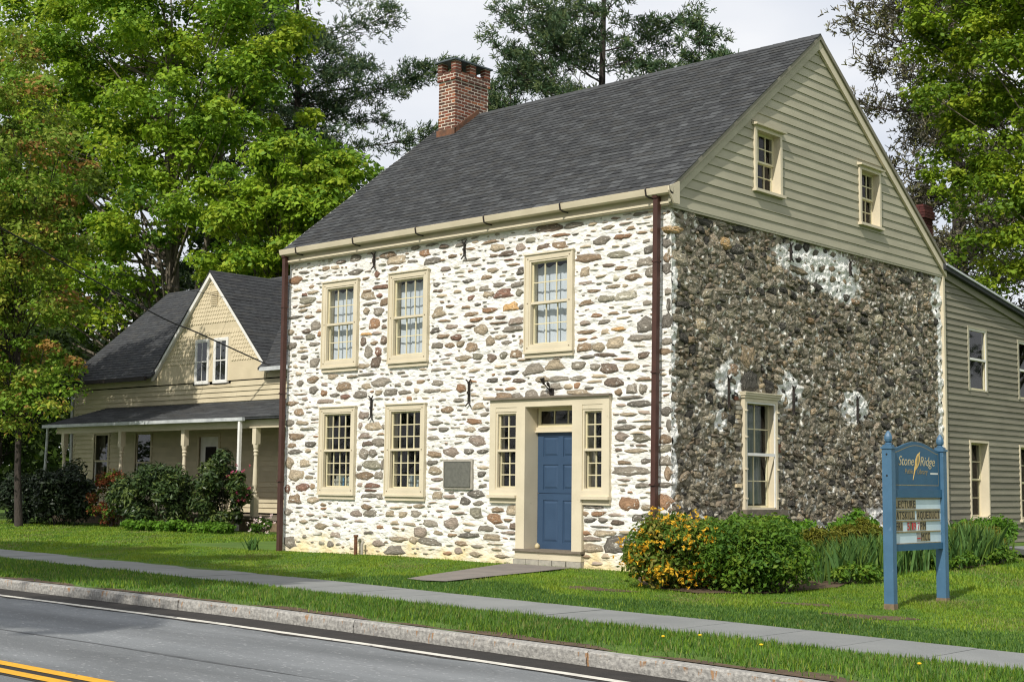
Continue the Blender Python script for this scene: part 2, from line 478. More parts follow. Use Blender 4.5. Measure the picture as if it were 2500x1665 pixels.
class MB:
    def __init__(s, P=WORLD):
        s.v, s.f, s.mi, s.P = [], [], [], P
    def box(s, u0, u1, n0, n1, z0, z1, mi=0):
        b = len(s.v)
        s.v += [s.P(*p) for p in ((u0, n0, z0), (u1, n0, z0), (u1, n1, z0), (u0, n1, z0), (u0, n0, z1), (u1, n0, z1), (u1, n1, z1), (u0, n1, z1))]
        s.f += [tuple(i + b for i in f) for f in BOXF]
        s.mi += [mi] * 6
        return s
    def hexa(s, pts, mi=0):
        b = len(s.v)
        s.v += [s.P(*p) for p in pts]
        s.f += [tuple(i + b for i in f) for f in BOXF]
        s.mi += [mi] * 6
        return s
    def poly(s, pts, mi=0):
        b = len(s.v)
        s.v += [s.P(*p) for p in pts]
        s.f.append(tuple(range(b, b + len(pts))))
        s.mi.append(mi)
        return s
    def prism(s, uz, n0, n1, mi=0):
        """polygon in (u, z) given thickness n0..n1"""
        b, k = len(s.v), len(uz)
        s.v += [s.P(u, n0, z) for u, z in uz] + [s.P(u, n1, z) for u, z in uz]
        s.f += [tuple(range(b, b + k)), tuple(range(b + 2 * k - 1, b + k - 1, -1))]
        s.f += [(b + i, b + (i + 1) % k, b + k + (i + 1) % k, b + k + i) for i in range(k)]
        s.mi += [mi] * (k + 2)
        return s
    def tube(s, pts, rads, sides=8, mi=0, cap=True):
        pts = [Vector(s.P(*p)) for p in pts]
        b = len(s.v)
        n = len(pts)
        if not hasattr(rads, '__len__'):
            rads = [rads] * n
        for i, p in enumerate(pts):
            t = (pts[min(i + 1, n - 1)] - pts[max(i - 1, 0)]).normalized()
            a = t.cross(Vector((0.31, 0.17, 0.93)) if abs(t.z) < 0.9 else Vector((1, 0.1, 0))).normalized()
            c = t.cross(a)
            for k in range(sides):
                q = 2 * math.pi * k / sides
                s.v.append(tuple(p + (a * math.cos(q) + c * math.sin(q)) * rads[i]))
        for i in range(n - 1):
            for k in range(sides):
                s.f.append((b + i * sides + k, b + i * sides + (k + 1) % sides, b + (i + 1) * sides + (k + 1) % sides, b + (i + 1) * sides + k))
                s.mi.append(mi)
        if cap:
            s.f += [tuple(range(b, b + sides)), tuple(range(b + n * sides - 1, b + (n - 1) * sides - 1, -1))]
            s.mi += [mi] * 2
        return s
    def lathe(s, c, prof, sides=14, mi=0):
        """profile list of (z, r) round a vertical axis at c (world)"""
        b = len(s.v)
        for z, r in prof:
            for k in range(sides):
                q = 2 * math.pi * k / sides
                s.v.append((c[0] + r * math.cos(q), c[1] + r * math.sin(q), c[2] + z))
        for i in range(len(prof) - 1):
            for k in range(sides):
                s.f.append((b + i * sides + k, b + i * sides + (k + 1) % sides, b + (i + 1) * sides + (k + 1) % sides, b + (i + 1) * sides + k))
                s.mi.append(mi)
        return s
    def build(s, name, mats, parent=None, smooth=False, kind=None, label=None):
        if not isinstance(mats, (list, tuple)):
            mats = [mats]
        me = np_mesh(name, s.v, s.f, mats, s.mi if len(mats) > 1 else None, smooth)
        o = link(name, me, parent)
        if kind:
            o['kind'] = kind
        if label:
            o['label'] = label
        return o

def hnoise(x, y, s=1.0, seed=0.0):
    return (np.sin(x * 1.7 * s + seed) * np.cos(y * 2.3 * s + 1.3 * seed) + np.sin(x * 3.9 * s + y * 2.9 * s + seed) * .5 + np.sin(x * 8.3 * s - y * 7.1 * s + 2 * seed) * .25) / 1.75

def vnoise(x, y, f, seed=0):
    """smooth value noise, 0..1"""
    x, y = np.asarray(x, float) * f + 1000.0, np.asarray(y, float) * f + 1000.0
    xi, yi = np.floor(x), np.floor(y)
    fx, fy = x - xi, y - yi
    fx, fy = fx * fx * (3 - 2 * fx), fy * fy * (3 - 2 * fy)
    def h(a, b_):
        q = np.sin(a * 127.1 + b_ * 311.7 + seed * 74.7) * 43758.5453
        return q - np.floor(q)
    return (h(xi, yi) * (1 - fx) + h(xi + 1, yi) * fx) * (1 - fy) + (h(xi, yi + 1) * (1 - fx) + h(xi + 1, yi + 1) * fx) * fy

# ------------------------------------------------------------------ ground
def interp(x, pts):
    xs, ys = zip(*pts)
    if np.isscalar(x):
        return float(np.interp(x, xs, ys))
    return np.interp(x, xs, ys)
KERB = [(-400, -7.2), (-30, -7.7), (-6.2, -8.02), (0, -8.08), (2.1, -8.22), (5.1, -8.46), (7.5, -8.74), (14, -9.5), (400, -60)]
SW_FAR = [(-400, 12), (-30, -3.0), (-13.2, -3.75), (-6.58, -4.16), (-2, -4.57), (2.3, -5.06), (5.3, -5.36), (8, -5.71), (20, -7.2)]
SW_NEAR = [(-400, 10.6), (-30, -4.2), (-11.5, -5.20), (-7.8, -5.49), (-4.4, -5.71), (-.3, -6.08), (3.4, -6.38), (6.1, -6.64), (8.5, -6.86), (20, -8.4)]
ROAD_Z, KERB_Z, SW_Z = -0.41, -0.275, -0.268

def gz(x, y):
    x = np.asarray(x, float)
    y = np.asarray(y, float)
    s = np.clip((x + 14) / 8, 0, 1)
    rate = 0.007 + 0.011 * s * s * (3 - 2 * s)
    z = -0.285 + rate * np.clip(y + 5.2, 0, 16) + 0.012 * hnoise(x, y, 0.45) * np.clip((y + 5.2) / 2, 0, 1)
    return z

gx = np.array([-400, -200, -100, -70, -50] + list(np.arange(-40, 16.1, 0.5)) + [20, 30, 50, 100, 200, 400])
def lawn():
    ys_rel = np.array([0, .4, .8, 1.2, 1.6, 2.0, 2.4, 2.8, 3.2, 3.6, 4.2] + list(np.arange(4.8, 26, .6)) + [30, 40, 60, 100, 200, 420])
    V, F = [], []
    for x in gx:
        k = interp(x, KERB) + 0.16
        for r in ys_rel:
            y = k + r
            V.append((x, y, float(gz(x, y)) if r > 0 else -0.29))
    n = len(ys_rel)
    for i in range(len(gx) - 1):
        for j in range(n - 1):
            F.append((i * n + j, (i + 1) * n + j, (i + 1) * n + j + 1, i * n + j + 1))
    o = link('lawn', np_mesh('lawn', V, F, [M['turf']], smooth=True))
    o['kind'] = 'structure'
    return o
lawn()
g = MB()
g.poly([(-900, -900, -0.62), (900, -900, -0.62), (900, 900, -0.62), (-900, 900, -0.62)])
g.build('ground', M['ground'], kind='structure')

def strip(name, f0, f1, z, m, xs, parent=None, kind='structure'):
    V, F = [], []
    for x in xs:
        V += [(x, f0(x), z), (x, f1(x), z)]
    for i in range(len(xs) - 1):
        F.append((2 * i, 2 * i + 2, 2 * i + 3, 2 * i + 1))
    o = link(name, np_mesh(name, V, F, [m]), parent)
    if kind:
        o['kind'] = kind
    return o
kx = [-400, -100, -60, -40, -30, -20] + list(np.arange(-14, 10.1, 1.0)) + [14]
kf = lambda x: interp(x, KERB)
WHITE = [(-60, -8.2), (-5.1, -8.62), (-.18, -8.68), (2.78, -8.82), (4.1, -8.92), (5.6, -9.02), (14, -9.9)]
road = strip('road', kf, lambda x: -17.2, ROAD_Z, M['asphalt'], kx)
gut = strip('gutter_strip', lambda x: kf(x) + .02, lambda x: interp(x, WHITE) - .09 + 0.03 * math.sin(3 * x) + .02 * math.sin(7.3 * x), ROAD_Z + .004, M['asphalt_dark'], [-60, -40, -30] + list(np.arange(-20, 14.1, .25)))
strip('edge_line', lambda x: interp(x, WHITE) + .055, lambda x: interp(x, WHITE) - .055, ROAD_Z + .008, M['line_white'], [-60, -40, -30, -20] + list(np.arange(-14, 14.1, .5)), road, None)
strip('centre_gap', lambda x: -12.02, lambda x: -12.47, ROAD_Z + .004, M['asphalt_dark'], [-60, 60], road, None).name = 'centre_seal'
strip('centre_line', lambda x: -12.04, lambda x: -12.175, ROAD_Z + .008, M['line_yellow'], [-60, 60], road, None)
strip('centre_line', lambda x: -12.285, lambda x: -12.42, ROAD_Z + .008, M['line_yellow'], [-60, 60], road, None)
strip('asphalt_joint', lambda x: -10.72 + .02 * math.sin(x), lambda x: -10.75 + .02 * math.sin(x * 1.7), ROAD_Z + .003, mat('asphalt_joint_seal', (.10, .105, .11)), list(np.arange(-30, 14, .7)), road, None)
far = MB()
far.box(-300, 300, -60, -17.2, -0.6, -0.40)
far.build('far_verge', M['turf'], kind='structure')

kerb_root = MB().build('kerb', M['granite']) if False else None
def kerb():
    root = MB()
    for a, b_ in zip(kx[:-1], kx[1:]):   # concrete bed under the stones
        root.hexa([(a, kf(a) + .02, -.6), (b_, kf(b_) + .02, -.6), (b_, kf(b_) + .14, -.6), (a, kf(a) + .14, -.6),
                   (a, kf(a) + .02, -.315), (b_, kf(b_) + .02, -.315), (b_, kf(b_) + .14, -.315), (a, kf(a) + .14, -.315)])
    ro = root.build('kerb', M['granite'], kind='structure')
    joints = [-26, -23.2, -20.4, -17.6, -14.9, -12.2, -9.4, -6.7, -4.35, -1.6, 1.85, 2.62, 5.3, 7.9, 10.6]
    for a, b_ in zip(joints[:-1], joints[1:]):
        n = max(2, int((b_ - a) / .16))
        xs = np.linspace(a + .006, b_ - .006, n)
        prof = [(0.0, -.5), (-.006, -.36), (0.0, -.295), (.018, KERB_Z), (.14, KERB_Z - .002), (.155, -.30), (.155, -.5)]
        V, F = [], []
        for x in xs:
            j = random.uniform(-.006, .006)
            for i, (dy, z) in enumerate(prof):
                V.append((x, kf(x) + dy + (j + random.uniform(-.007, .007) if i in (1, 2) else random.uniform(-.003, .003)), z + (random.uniform(-.005, .005) if i in (2, 3) else 0)))
        k = len(prof)
        for i in range(n - 1):
            for q in range(k - 1):
                F.append((i * k + q, (i + 1) * k + q, (i + 1) * k + q + 1, i * k + q + 1))
        F += [tuple(range(k)), tuple(range(n * k - 1, (n - 1) * k - 1, -1))]
        link('kerb_stone', np_mesh('kerb_stone', V, F, [M['granite']]), ro)
kerb()

def sidewalk():
    ro = strip('sidewalk', lambda x: interp(x, SW_FAR) - .01, lambda x: interp(x, SW_NEAR) + .01, SW_Z - .02, M['soil'], [-60, -40, -30] + list(np.arange(-22, 16, 1.0)))
    x = -30.1
    while x < 14:
        x1 = x + .968
        s = MB()
        a, b_ = x + .007, x1 - .007
        dz = random.uniform(-.003, .003)
        q = [(a, interp(a, SW_NEAR)), (b_, interp(b_, SW_NEAR)), (b_, interp(b_, SW_FAR)), (a, interp(a, SW_FAR))]
        s.hexa([(p[0], p[1], SW_Z - .06) for p in q] + [(p[0], p[1], SW_Z + dz + random.uniform(-.001, .001)) for p in q])
        s.build('paving_slab', M['bluestone'], ro)
        x = x1
sidewalk()
pth = MB()
PATH = [(-3.30, -.20), (-1.80, -.20), (-1.60, -1.4), (-1.45, -2.6), (-1.36, -3.62), (-1.75, -3.72), (-2.15, -3.66), (-2.45, -2.8), (-2.85, -1.6)]
pth.poly([(x, y, float(gz(x, y)) + .028) for x, y in PATH])
pth.build('path', M['path'], kind='structure')
BED = [(1.3, -2.3), (2.4, -2.6), (3.1, -2.0), (3.35, -.6), (2.95, .6), (2.65, 2.6), (3.1, 4.6), (3.0, 6.0), (1.6, 8.6), (.1, 9), (.1, -1.0)]
bd = MB()
bd.poly([(x, y, float(gz(x, y)) + .018) for x, y in BED])
bd.build('planting_bed', M['soil'], kind='structure')

strip('kerb_edge_soil', lambda x: kf(x) + .15, lambda x: kf(x) + .30 + .10 * math.sin(1.9 * x) + .07 * math.sin(5.1 * x + 1), -.271, M['soil'], list(np.arange(-24, 12.1, .2)))

for (ux, uy, ur) in ((5.5, -3.7, .42), (8.3, -3.6, .5), (.9, -2.9, .45), (4.2, -2.9, .3)):
    pm = MB()
    pts = []
    for k in range(16):
        q = 2 * math.pi * k / 16
        rr = ur * (1 + .22 * math.sin(3 * q + ux) + .12 * math.sin(7 * q))
        x, y = ux + rr * 1.35 * math.cos(q), uy + rr * .5 * math.sin(q)
        pts.append((x, y, float(gz(x, y)) + .006))
    pm.poly(pts)
    pm.build('bare_patch', M['soil'], kind='structure')

# ------------------------------------------------------------------ stones
def stone_proto(i):
    r = random.Random(100 + i)
    n = 11
    V, F = [], []
    blocky = r.uniform(1.6, 4.5)
    ang = [2 * math.pi * (k + r.uniform(-.25, .25)) / n for k in range(n)]
    rad = [r.uniform(.70, 1.18) for _ in range(n)]
    def ring(s, y, jit):
        for k in range(n):
            c, q = math.cos(ang[k]), math.sin(ang[k])
            e = (abs(c) ** blocky + abs(q) ** blocky) ** (-1 / blocky)
            V.append((.5 * s * rad[k] * e * c, -(y + r.uniform(-jit, jit)), .5 * s * rad[k] * e * q))
    ring(1.25, -2.2, 0)
    ring(1.06, -.55, .10)
    ring(.84, .45, .16)
    ring(.48, 1.0, .16)
    V.append((r.uniform(-.05, .05), -1.0 + r.uniform(-.15, .15), 0))
    for a in range(3):
        for k in range(n):
            F.append((a * n + k, a * n + (k + 1) % n, (a + 1) * n + (k + 1) % n, (a + 1) * n + k))
    for k in range(n):
        F.append((3 * n + k, 3 * n + (k + 1) % n, 4 * n))
    return V, F
PROTO = [stone_proto(i) for i in range(18)]
PROTO_ME = {}
def proto_mesh(i, key):
    if (i, key) not in PROTO_ME:
        PROTO_ME[(i, key)] = np_mesh('stone', PROTO[i][0], PROTO[i][1], [M[key]])
    return PROTO_ME[(i, key)]

def place_stones(items, parent, rz, to_world, stuff_name, prefix, nparts=300):
    """items (u, z, w, h, thick, key, roll): the largest become parts, the rest one stuff mesh"""
    items = sorted(items, key=lambda s: -s[2] * s[3])
    for (u, z, w_, h, th, k, ro) in items[:nparts]:
        o = link('stone', proto_mesh(random.randrange(len(PROTO)), prefix + k), parent)
        o.location = to_world(u, 0, z)
        o.rotation_euler = (0, 0, 0)
        o.rotation_euler = (Matrix.Rotation(rz, 3, 'Z') @ Matrix.Rotation(ro, 3, 'Y')).to_euler()
        o.scale = (w_, th, h)
    keys = sorted(STONE)
    V, F, MI = [], [], []
    Rz = Matrix.Rotation(rz, 3, 'Z')
    for (u, z, w_, h, th, k, ro) in items[nparts:]:
        pv, pf = PROTO[random.randrange(len(PROTO))]
        b = len(V)
        m = Rz @ Matrix.Rotation(ro, 3, 'Y')
        c = Vector(to_world(u, 0, z))
        V += [tuple(c + m @ Vector((p[0] * w_, p[1] * th, p[2] * h))) for p in pv]
        F += [tuple(i + b for i in f) for f in pf]
        MI += [keys.index(k)] * len(pf)
    if V:
        o = link(stuff_name, np_mesh(stuff_name, V, F, [M[prefix + 'x' + k] if (prefix + 'x' + k) in M else M[prefix + k] for k in keys], MI), parent)
        o['kind'] = 'stuff'

class Occ:
    """occupancy raster of a wall, 2 cm cells"""
    def __init__(s, u0, u1, z0, z1):
        s.u0, s.z0, s.r = u0, z0, .02
        s.a = np.zeros((int((u1 - u0) / s.r) + 1, int((z1 - z0) / s.r) + 1), bool)
    def sl(s, u, z, w_, h):
        i0, i1 = int((u - w_ / 2 - s.u0) / s.r), int((u + w_ / 2 - s.u0) / s.r) + 1
        j0, j1 = int((z - h / 2 - s.z0) / s.r), int((z + h / 2 - s.z0) / s.r) + 1
        if i0 < 0 or j0 < 0 or i1 > s.a.shape[0] or j1 > s.a.shape[1]:
            return None
        return slice(i0, i1), slice(j0, j1)
    def fill(s, u, z, w_, h):
        i0, i1 = max(0, int((u - w_ / 2 - s.u0) / s.r)), int((u + w_ / 2 - s.u0) / s.r) + 1
        j0, j1 = max(0, int((z - h / 2 - s.z0) / s.r)), int((z + h / 2 - s.z0) / s.r) + 1
        s.a[i0:max(i1, 0), j0:max(j1, 0)] = True
    def free(s, u, z, w_, h):
        q = s.sl(u, z, w_, h)
        return q is not None and not s.a[q].any()

HAND = '-959,539,33,16,r;-771,566,34,12,g;-650,550,45,14,t;-553,538,38,11,d;-770,538,34,11,d;-917,493,47,12,e;-729,486,33,12,t;-682,470,22,12,b;-697,453,29,14,g;-710,430,34,17,r;-888,438,30,17,g;-682,396,20,14,n;-726,375,24,19,g;-696,374,17,15,R;-703,353,26,17,n;-891,362,30,15,g;-968,401,27,14,g;-381,546,31,11,t;-365,460,42,14,R;-349,435,36,13,o;-530,438,30,16,t;-419,400,29,16,t;-395,376,23,16,t;-444,368,25,14,b;-392,345,22,13,n;-335,349,24,13,b;-465,349,33,12,t;-334,408,35,11,p;-345,395,40,9,g;-535,376,27,10,g;-694,501,39,7,R;-674,563,34,10,b;-500,375,22,9,b;-473,376,20,9,t;-932,553,29,5,g;-832,553,22,6,t;-814,563,27,6,n;-597,568,19,9,g;-571,555,23,10,r;-520,563,25,6,n;-477,561,20,6,d;-401,558,38,5,b;-326,540,17,13,p;-357,532,40,8,n;-389,532,19,5,n;-495,542,23,6,b;-446,531,36,6,g;-324,497,17,11,d;-392,505,22,10,t;-409,494,28,8,b;-412,474,28,9,g;-374,477,32,8,g;-331,474,34,7,g;-445,475,24,7,t;-536,492,17,9,d;-534,480,24,5,n;-404,462,22,11,t;-447,459,18,8,R;-500,448,23,5,b;-399,433,34,8,r;-429,446,16,5,d;-445,429,34,7,b;-373,418,25,5,n;-399,419,19,5,b;-434,418,33,6,r;-517,422,25,4,b;-495,409,28,8,p;-482,389,26,10,R;-519,393,28,7,b;-538,405,24,8,d;-377,408,35,5,b;-356,371,20,8,g;-372,382,25,7,t;-452,407,27,5,n;-363,349,16,13,e;-427,350,24,10,e;-706,528,14,11,R;-738,522,19,5,b;-735,496,21,6,b;-697,485,15,7,R;-735,457,19,11,t;-722,471,34,5,g;-736,411,30,6,o;-703,411,24,5,p;-742,397,14,14,n;-709,392,19,8,b;-676,375,10,10,e;-681,422,15,8,n;-680,434,15,5,d;-739,348,28,9,t;-950,517,25,5,t;-959,461,39,6,d;-910,458,25,7,b;-918,429,27,9,n;-970,430,21,11,t;-904,416,30,11,e;-944,417,29,5,p;-876,420,15,9,r;-900,508,28,7,t;-929,506,17,6,R;-928,482,34,5,t;-931,473,27,6,t;-880,468,17,6,b;-928,396,19,4,t;-929,388,30,5,t;-260,568,45,14,n;-201,566,41,8,g;-270,536,32,8,n;-232,534,28,9,b;-166,505,47,11,b;-104,504,39,10,e;-140,532,28,14,g;-96,534,30,8,r;-49,486,32,13,g;-36,468,19,15,g;-40,506,21,10,d;-176,481,17,14,t;-72,464,25,9,b;-130,432,28,10,e;-87,433,40,13,l;-64,406,27,6,t;-42,382,40,22,d;-56,361,48,10,g;-109,356,30,15,t;-145,352,24,13,t;-179,352,27,13,b;-169,378,34,7,b;-50,332,25,9,n;-121,314,31,14,n;-242,325,36,14,t;-290,320,43,15,g;-190,322,30,11,g;-76,314,32,9,t;-114,290,30,13,n;-190,300,27,9,g;-234,301,38,8,g;-3,470,16,13,d;-3,513,16,13,d;-1,433,12,10,g;1,410,8,18,d;-4,384,18,21,d;-4,352,18,9,g;-6,335,22,12,b;-3,489,16,13,b;4,535,8,11,t;-234,552,33,5,r;-159,563,21,5,t;-126,553,22,7,t;-57,568,26,5,d;-111,567,17,4,n;-89,556,22,3,p;-324,555,16,4,e;-197,550,12,3,d;-122,488,22,6,n;-98,481,28,6,b;-141,471,24,3,t;-108,466,12,9,l;-173,462,30,5,p;-156,447,28,6,b;-116,451,29,6,t;-88,450,12,6,t;-172,428,27,7,b;-150,405,25,6,r;-113,406,21,4,b;-87,415,19,4,l;-92,397,31,3,t;-175,394,21,8,p;-132,393,29,6,g;-131,376,17,8,t;-102,379,23,6,o;-181,366,20,4,r;-129,337,36,6,n;-169,336,24,5,d;-92,328,33,4,r;-236,337,18,4,g;-145,302,27,5,t;-152,318,20,9,g;-154,293,27,4,t;-50,293,29,5,b;-272,302,24,9,t;-327,302,30,6,n;-372,329,24,5,t;-344,317,31,5,d;-315,338,25,3,b;-320,368,8,12,b;-349,485,27,5,e;-328,459,16,11,e;-321,433,11,8,d;-352,521,19,3,R;-895,328,29,15,b;-799,310,38,16,b;-729,308,21,10,t;-689,314,41,17,g;-890,306,23,17,d;-859,299,16,11,r;-660,293,31,11,g;-748,292,35,12,g;-791,289,24,10,R;-959,281,32,10,b;-937,262,25,13,b;-966,241,26,12,g;-927,240,32,8,t;-943,212,44,12,b;-898,196,35,9,d;-946,181,34,8,d;-964,159,26,19,t;-911,158,33,15,t;-940,133,44,21,t;-966,106,17,16,R;-918,109,33,15,R;-944,85,38,16,b;-884,83,29,13,t;-964,58,26,13,g;-859,32,36,10,t;-812,16,32,10,p;-953,-4,30,17,g;-707,228,40,14,t;-731,210,34,10,p;-689,198,30,14,g;-734,176,29,17,g;-706,176,17,16,g;-710,154,42,14,e;-729,133,38,15,b;-689,134,24,13,g;-707,114,43,8,R;-723,73,30,10,b;-711,60,34,11,g;-753,59,25,11,p;-736,251,25,13,p;-640,-8,47,14,g;-630,14,38,10,t;-570,29,35,15,p;-589,14,23,10,t;-547,12,45,12,g;-488,48,34,19,p;-542,45,35,11,g;-582,62,25,11,g;-530,306,28,9,g;-468,294,20,12,r;-547,292,38,7,g;-424,198,33,17,p;-491,178,34,14,p;-535,173,31,9,b;-446,178,25,9,d;-534,143,36,12,t;-426,102,31,11,d;-454,88,26,11,d;-425,67,26,14,e;-526,97,22,12,t;-503,256,27,10,b;-424,259,29,10,t;-433,232,33,8,r;-533,232,28,8,g;-687,4,26,11,p;-827,-3,20,10,g;-832,331,28,10,t;-772,329,31,5,t;-728,331,40,4,g;-935,322,17,12,g;-858,317,18,6,p;-856,282,45,7,p;-825,294,22,7,g;-610,309,20,7,g;-577,310,21,6,b;-640,307,17,6,g;-618,292,34,7,g;-586,294,14,9,t;-694,294,19,8,t;-474,272,25,6,g;-538,204,24,7,g;-512,219,24,7,d;-443,218,25,8,t;-466,206,37,5,t;-542,158,23,8,d;-415,137,19,8,d;-526,127,28,7,p;-534,110,28,4,p;-483,77,27,5,b;-468,66,30,3,n;-444,47,25,4,t;-446,36,23,5,t;-444,27,46,7,d;-487,26,20,6,b;-523,29,22,7,t;-462,12,23,7,b;-470,-2,15,10,p;-718,94,40,7,g;-684,93,17,9,g;-639,73,29,4,t;-655,61,24,10,t;-619,60,23,9,t;-599,43,34,5,t;-640,44,20,6,t;-739,45,30,4,p;-794,49,31,5,g;-891,54,21,5,p;-913,40,23,6,t;-744,230,10,14,p;-677,228,7,9,g;-725,195,27,9,n;-678,154,8,18,g;-745,148,11,9,d;-742,115,13,7,p;-711,105,36,4,R;-934,299,32,3,b;-957,194,23,8,b;-904,183,19,7,t;-910,228,44,5,e;-884,247,23,5,g;-898,129,25,6,t;-887,111,12,10,b;-852,75,18,5,b;-850,67,18,4,r;-427,-6,29,7,t;-238,288,22,9,g;-211,287,16,8,t;-360,275,33,11,b;-330,275,20,9,g;-294,276,23,16,g;-261,277,27,11,g;-188,276,39,7,t;-75,278,22,14,g;-52,277,13,15,g;-102,274,14,9,b;-57,253,37,9,d;-97,200,25,12,p;-52,196,32,10,e;-66,176,35,7,t;-87,215,37,7,g;-46,214,24,6,t;-73,143,66,12,g;-45,159,19,8,d;-89,157,27,6,b;-51,120,32,6,g;-81,90,35,20,r;-42,85,21,9,t;-54,68,39,11,d;-103,22,46,24,d;-158,83,41,5,d;-145,72,31,7,r;-172,72,16,8,b;-163,61,27,6,d;-134,62,19,7,d;-104,59,23,7,n;-132,40,36,9,t;-160,30,36,6,p;-159,15,39,11,t;-380,59,27,15,r;-338,74,22,14,t;-403,40,35,10,g;-373,74,28,8,b;-386,25,37,10,t;-336,46,16,10,n;-4,239,18,15,d;-7,194,24,13,b;-10,179,30,10,e;-7,160,24,15,g;-2,140,14,19,b;-7,121,24,8,g;-10,96,31,19,r;-4,69,18,12,d;1,217,8,17,d;-390,305,23,7,d;-356,306,19,5,b;-192,288,13,8,r;-166,283,16,4,d;-96,252,19,5,p;-77,264,38,5,g;-81,236,27,6,t;-107,237,10,3,p;-95,225,19,5,d;-52,225,34,2,t;-62,205,27,3,t;-101,178,14,5,n;-54,185,21,3,n;-90,129,26,4,p;-54,129,21,3,t;-92,121,16,2,t;-106,71,26,5,p;-142,51,30,3,d;-170,40,18,6,r;-85,43,27,5,t;-168,1,17,5,b;-128,3,14,6,t;-147,-10,22,5,p;-345,35,33,5,p;-334,25,19,2,d;-364,-7,31,5,t;-378,14,35,2,t;-349,57,19,4,b;-361,44,27,4,g;-408,149,26,5,t;-410,116,23,6,g;-409,218,24,9,g;-412,178,23,8,d;-409,244,21,6,g;-399,273,26,5,t;-375,5,19,3,t'
HAND_G = '225,343,46,44,b;180,318,42,22,R;237,300,48,40,k;218,298,26,35,k;294,295,31,24,k;160,533,31,18,o;195,528,38,18,k;248,479,39,18,e;305,450,43,20,g;438,426,22,11,r;859,360,58,17,k;790,352,53,22,g;740,331,46,19,k;101,301,44,14,g;13,536,42,14,o;107,560,61,14,k;143,565,50,12,g;210,565,56,14,k;369,450,42,13,b;463,354,40,20,t;518,347,46,18,g;86,385,32,25,t;82,421,24,14,p;607,478,32,12,r;461,492,40,15,k;412,485,29,13,k;126,363,45,21,e;399,514,58,15,t;324,507,41,17,t;629,411,44,19,e;815,547,54,17,k;697,454,34,19,l;59,457,39,16,g;36,414,34,13,k;21,390,38,16,g;28,489,42,20,g;342,472,28,12,k;274,414,44,11,g;184,429,38,14,g;151,449,58,14,g'
XL, XR, YD, WT = -9.78, GX, 9.79, 5.80       # stone house: left, right, depth, wall top

# openings of the front wall (u0, u1, z0, z1): casing outlines
UP = [(-8.63, -7.55), (-6.64, -5.55), (-3.09, -1.98)]
LOW = [(-8.63, -7.55), (-6.66, -5.57)]
UZ, LZ = (3.50, 5.23), (0.965, 2.69)
DA, DB, DT = -3.885, -1.165, 2.69            # door surround
OA, OB = -3.04, -1.965                       # door opening
SBZ = 0.985                                  # sidelight sill
f_open = [(a + .06, b_ - .06, UZ[0] + .04, UZ[1] - .06) for a, b_ in UP] + [(a + .06, b_ - .06, LZ[0] + .04, LZ[1] - .06) for a, b_ in LOW]
f_open += [(DA + .06, DB - .06, SBZ + .02, DT - .06), (OA - .12, OB + .12, -.2, SBZ + .02)]

def wall_sheet(name, P, u0, u1, z0, z1, openings, m, parent, step, amp, off=.9, seed=0.):
    us = set(np.round(np.arange(u0, u1, step), 4)) | {u1}
    zs = set(np.round(np.arange(z0, z1, step), 4)) | {z1}
    for o in openings:
        us |= {o[0], o[1]}
        zs |= {o[2], o[3]}
    us, zs = sorted(x for x in us if u0 <= x <= u1), sorted(x for x in zs if z0 <= x <= z1)
    U, Zg = np.meshgrid(np.array(us), np.array(zs), indexing='ij')
    n = (vnoise(U, Zg * 1.8, 3.0, seed) - .5) * .9 + (vnoise(U, Zg * 1.5, 8.0, seed + 1) - .5) * 1.0 + (vnoise(U, Zg * 1.3, 19.0, seed + 2) - .5) * .75 + (vnoise(U, Zg, 40.0, seed + 3) - .5) * .35
    Nn = amp * (n - off)
    idx = -np.ones(U.shape, int)
    V, F = [], []
    def vid(i, j):
        if idx[i, j] < 0:
            idx[i, j] = len(V)
            V.append(P(us[i], float(Nn[i, j]), zs[j]))
        return int(idx[i, j])
    for i in range(len(us) - 1):
        cu = (us[i] + us[i + 1]) / 2
        oo = [o for o in openings if o[0] < cu < o[1]]
        for j in range(len(zs) - 1):
            cz = (zs[j] + zs[j + 1]) / 2
            if any(o[2] < cz < o[3] for o in oo):
                continue
            F.append((vid(i, j), vid(i + 1, j), vid(i + 1, j + 1), vid(i, j + 1)))
    return link(name, np_mesh(name, V, F, [m], smooth=True), parent)

house = thing('stone_house', 'two-storey stone house with white mortared front and dark rubble gable', 'house', (XL / 2, YD / 2, -.15))
front_wall = wall_sheet('front_wall', FRONT, XL, XR, -.35, WT, f_open, M['lime'], house, .034, .020)
gable_open = [(2.10, 3.10, .83, 2.78)]
gable_wall = wall_sheet('gable_wall', GABLE, 0.0, YD, -.35, WT, gable_open, M['gable_mortar'], house, .030, .050, off=.12, seed=5.)
rest = MB()
rest.box(XL, XL + .4, .02, YD, -.35, WT - .02)
rest.box(XL, XR - .02, YD - .3, YD - .02, -.35, WT - .02)
rest.build('rear_wall', M['lime'], house)
lin = MB()   # near-black lining added to keep the rooms behind the windows dark
for (y0, y1, z0, z1) in ((.35, .36, .0, 2.85), (.5, .51, 3.0, 5.6)):
    pass
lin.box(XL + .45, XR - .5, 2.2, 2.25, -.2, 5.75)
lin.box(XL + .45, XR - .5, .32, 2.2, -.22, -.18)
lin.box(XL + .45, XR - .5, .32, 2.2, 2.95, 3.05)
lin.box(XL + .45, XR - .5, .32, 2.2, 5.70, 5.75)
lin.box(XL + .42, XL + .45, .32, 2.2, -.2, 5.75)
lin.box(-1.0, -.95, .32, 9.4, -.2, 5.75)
lin.build('dark_lining', M['dark_room'], house)

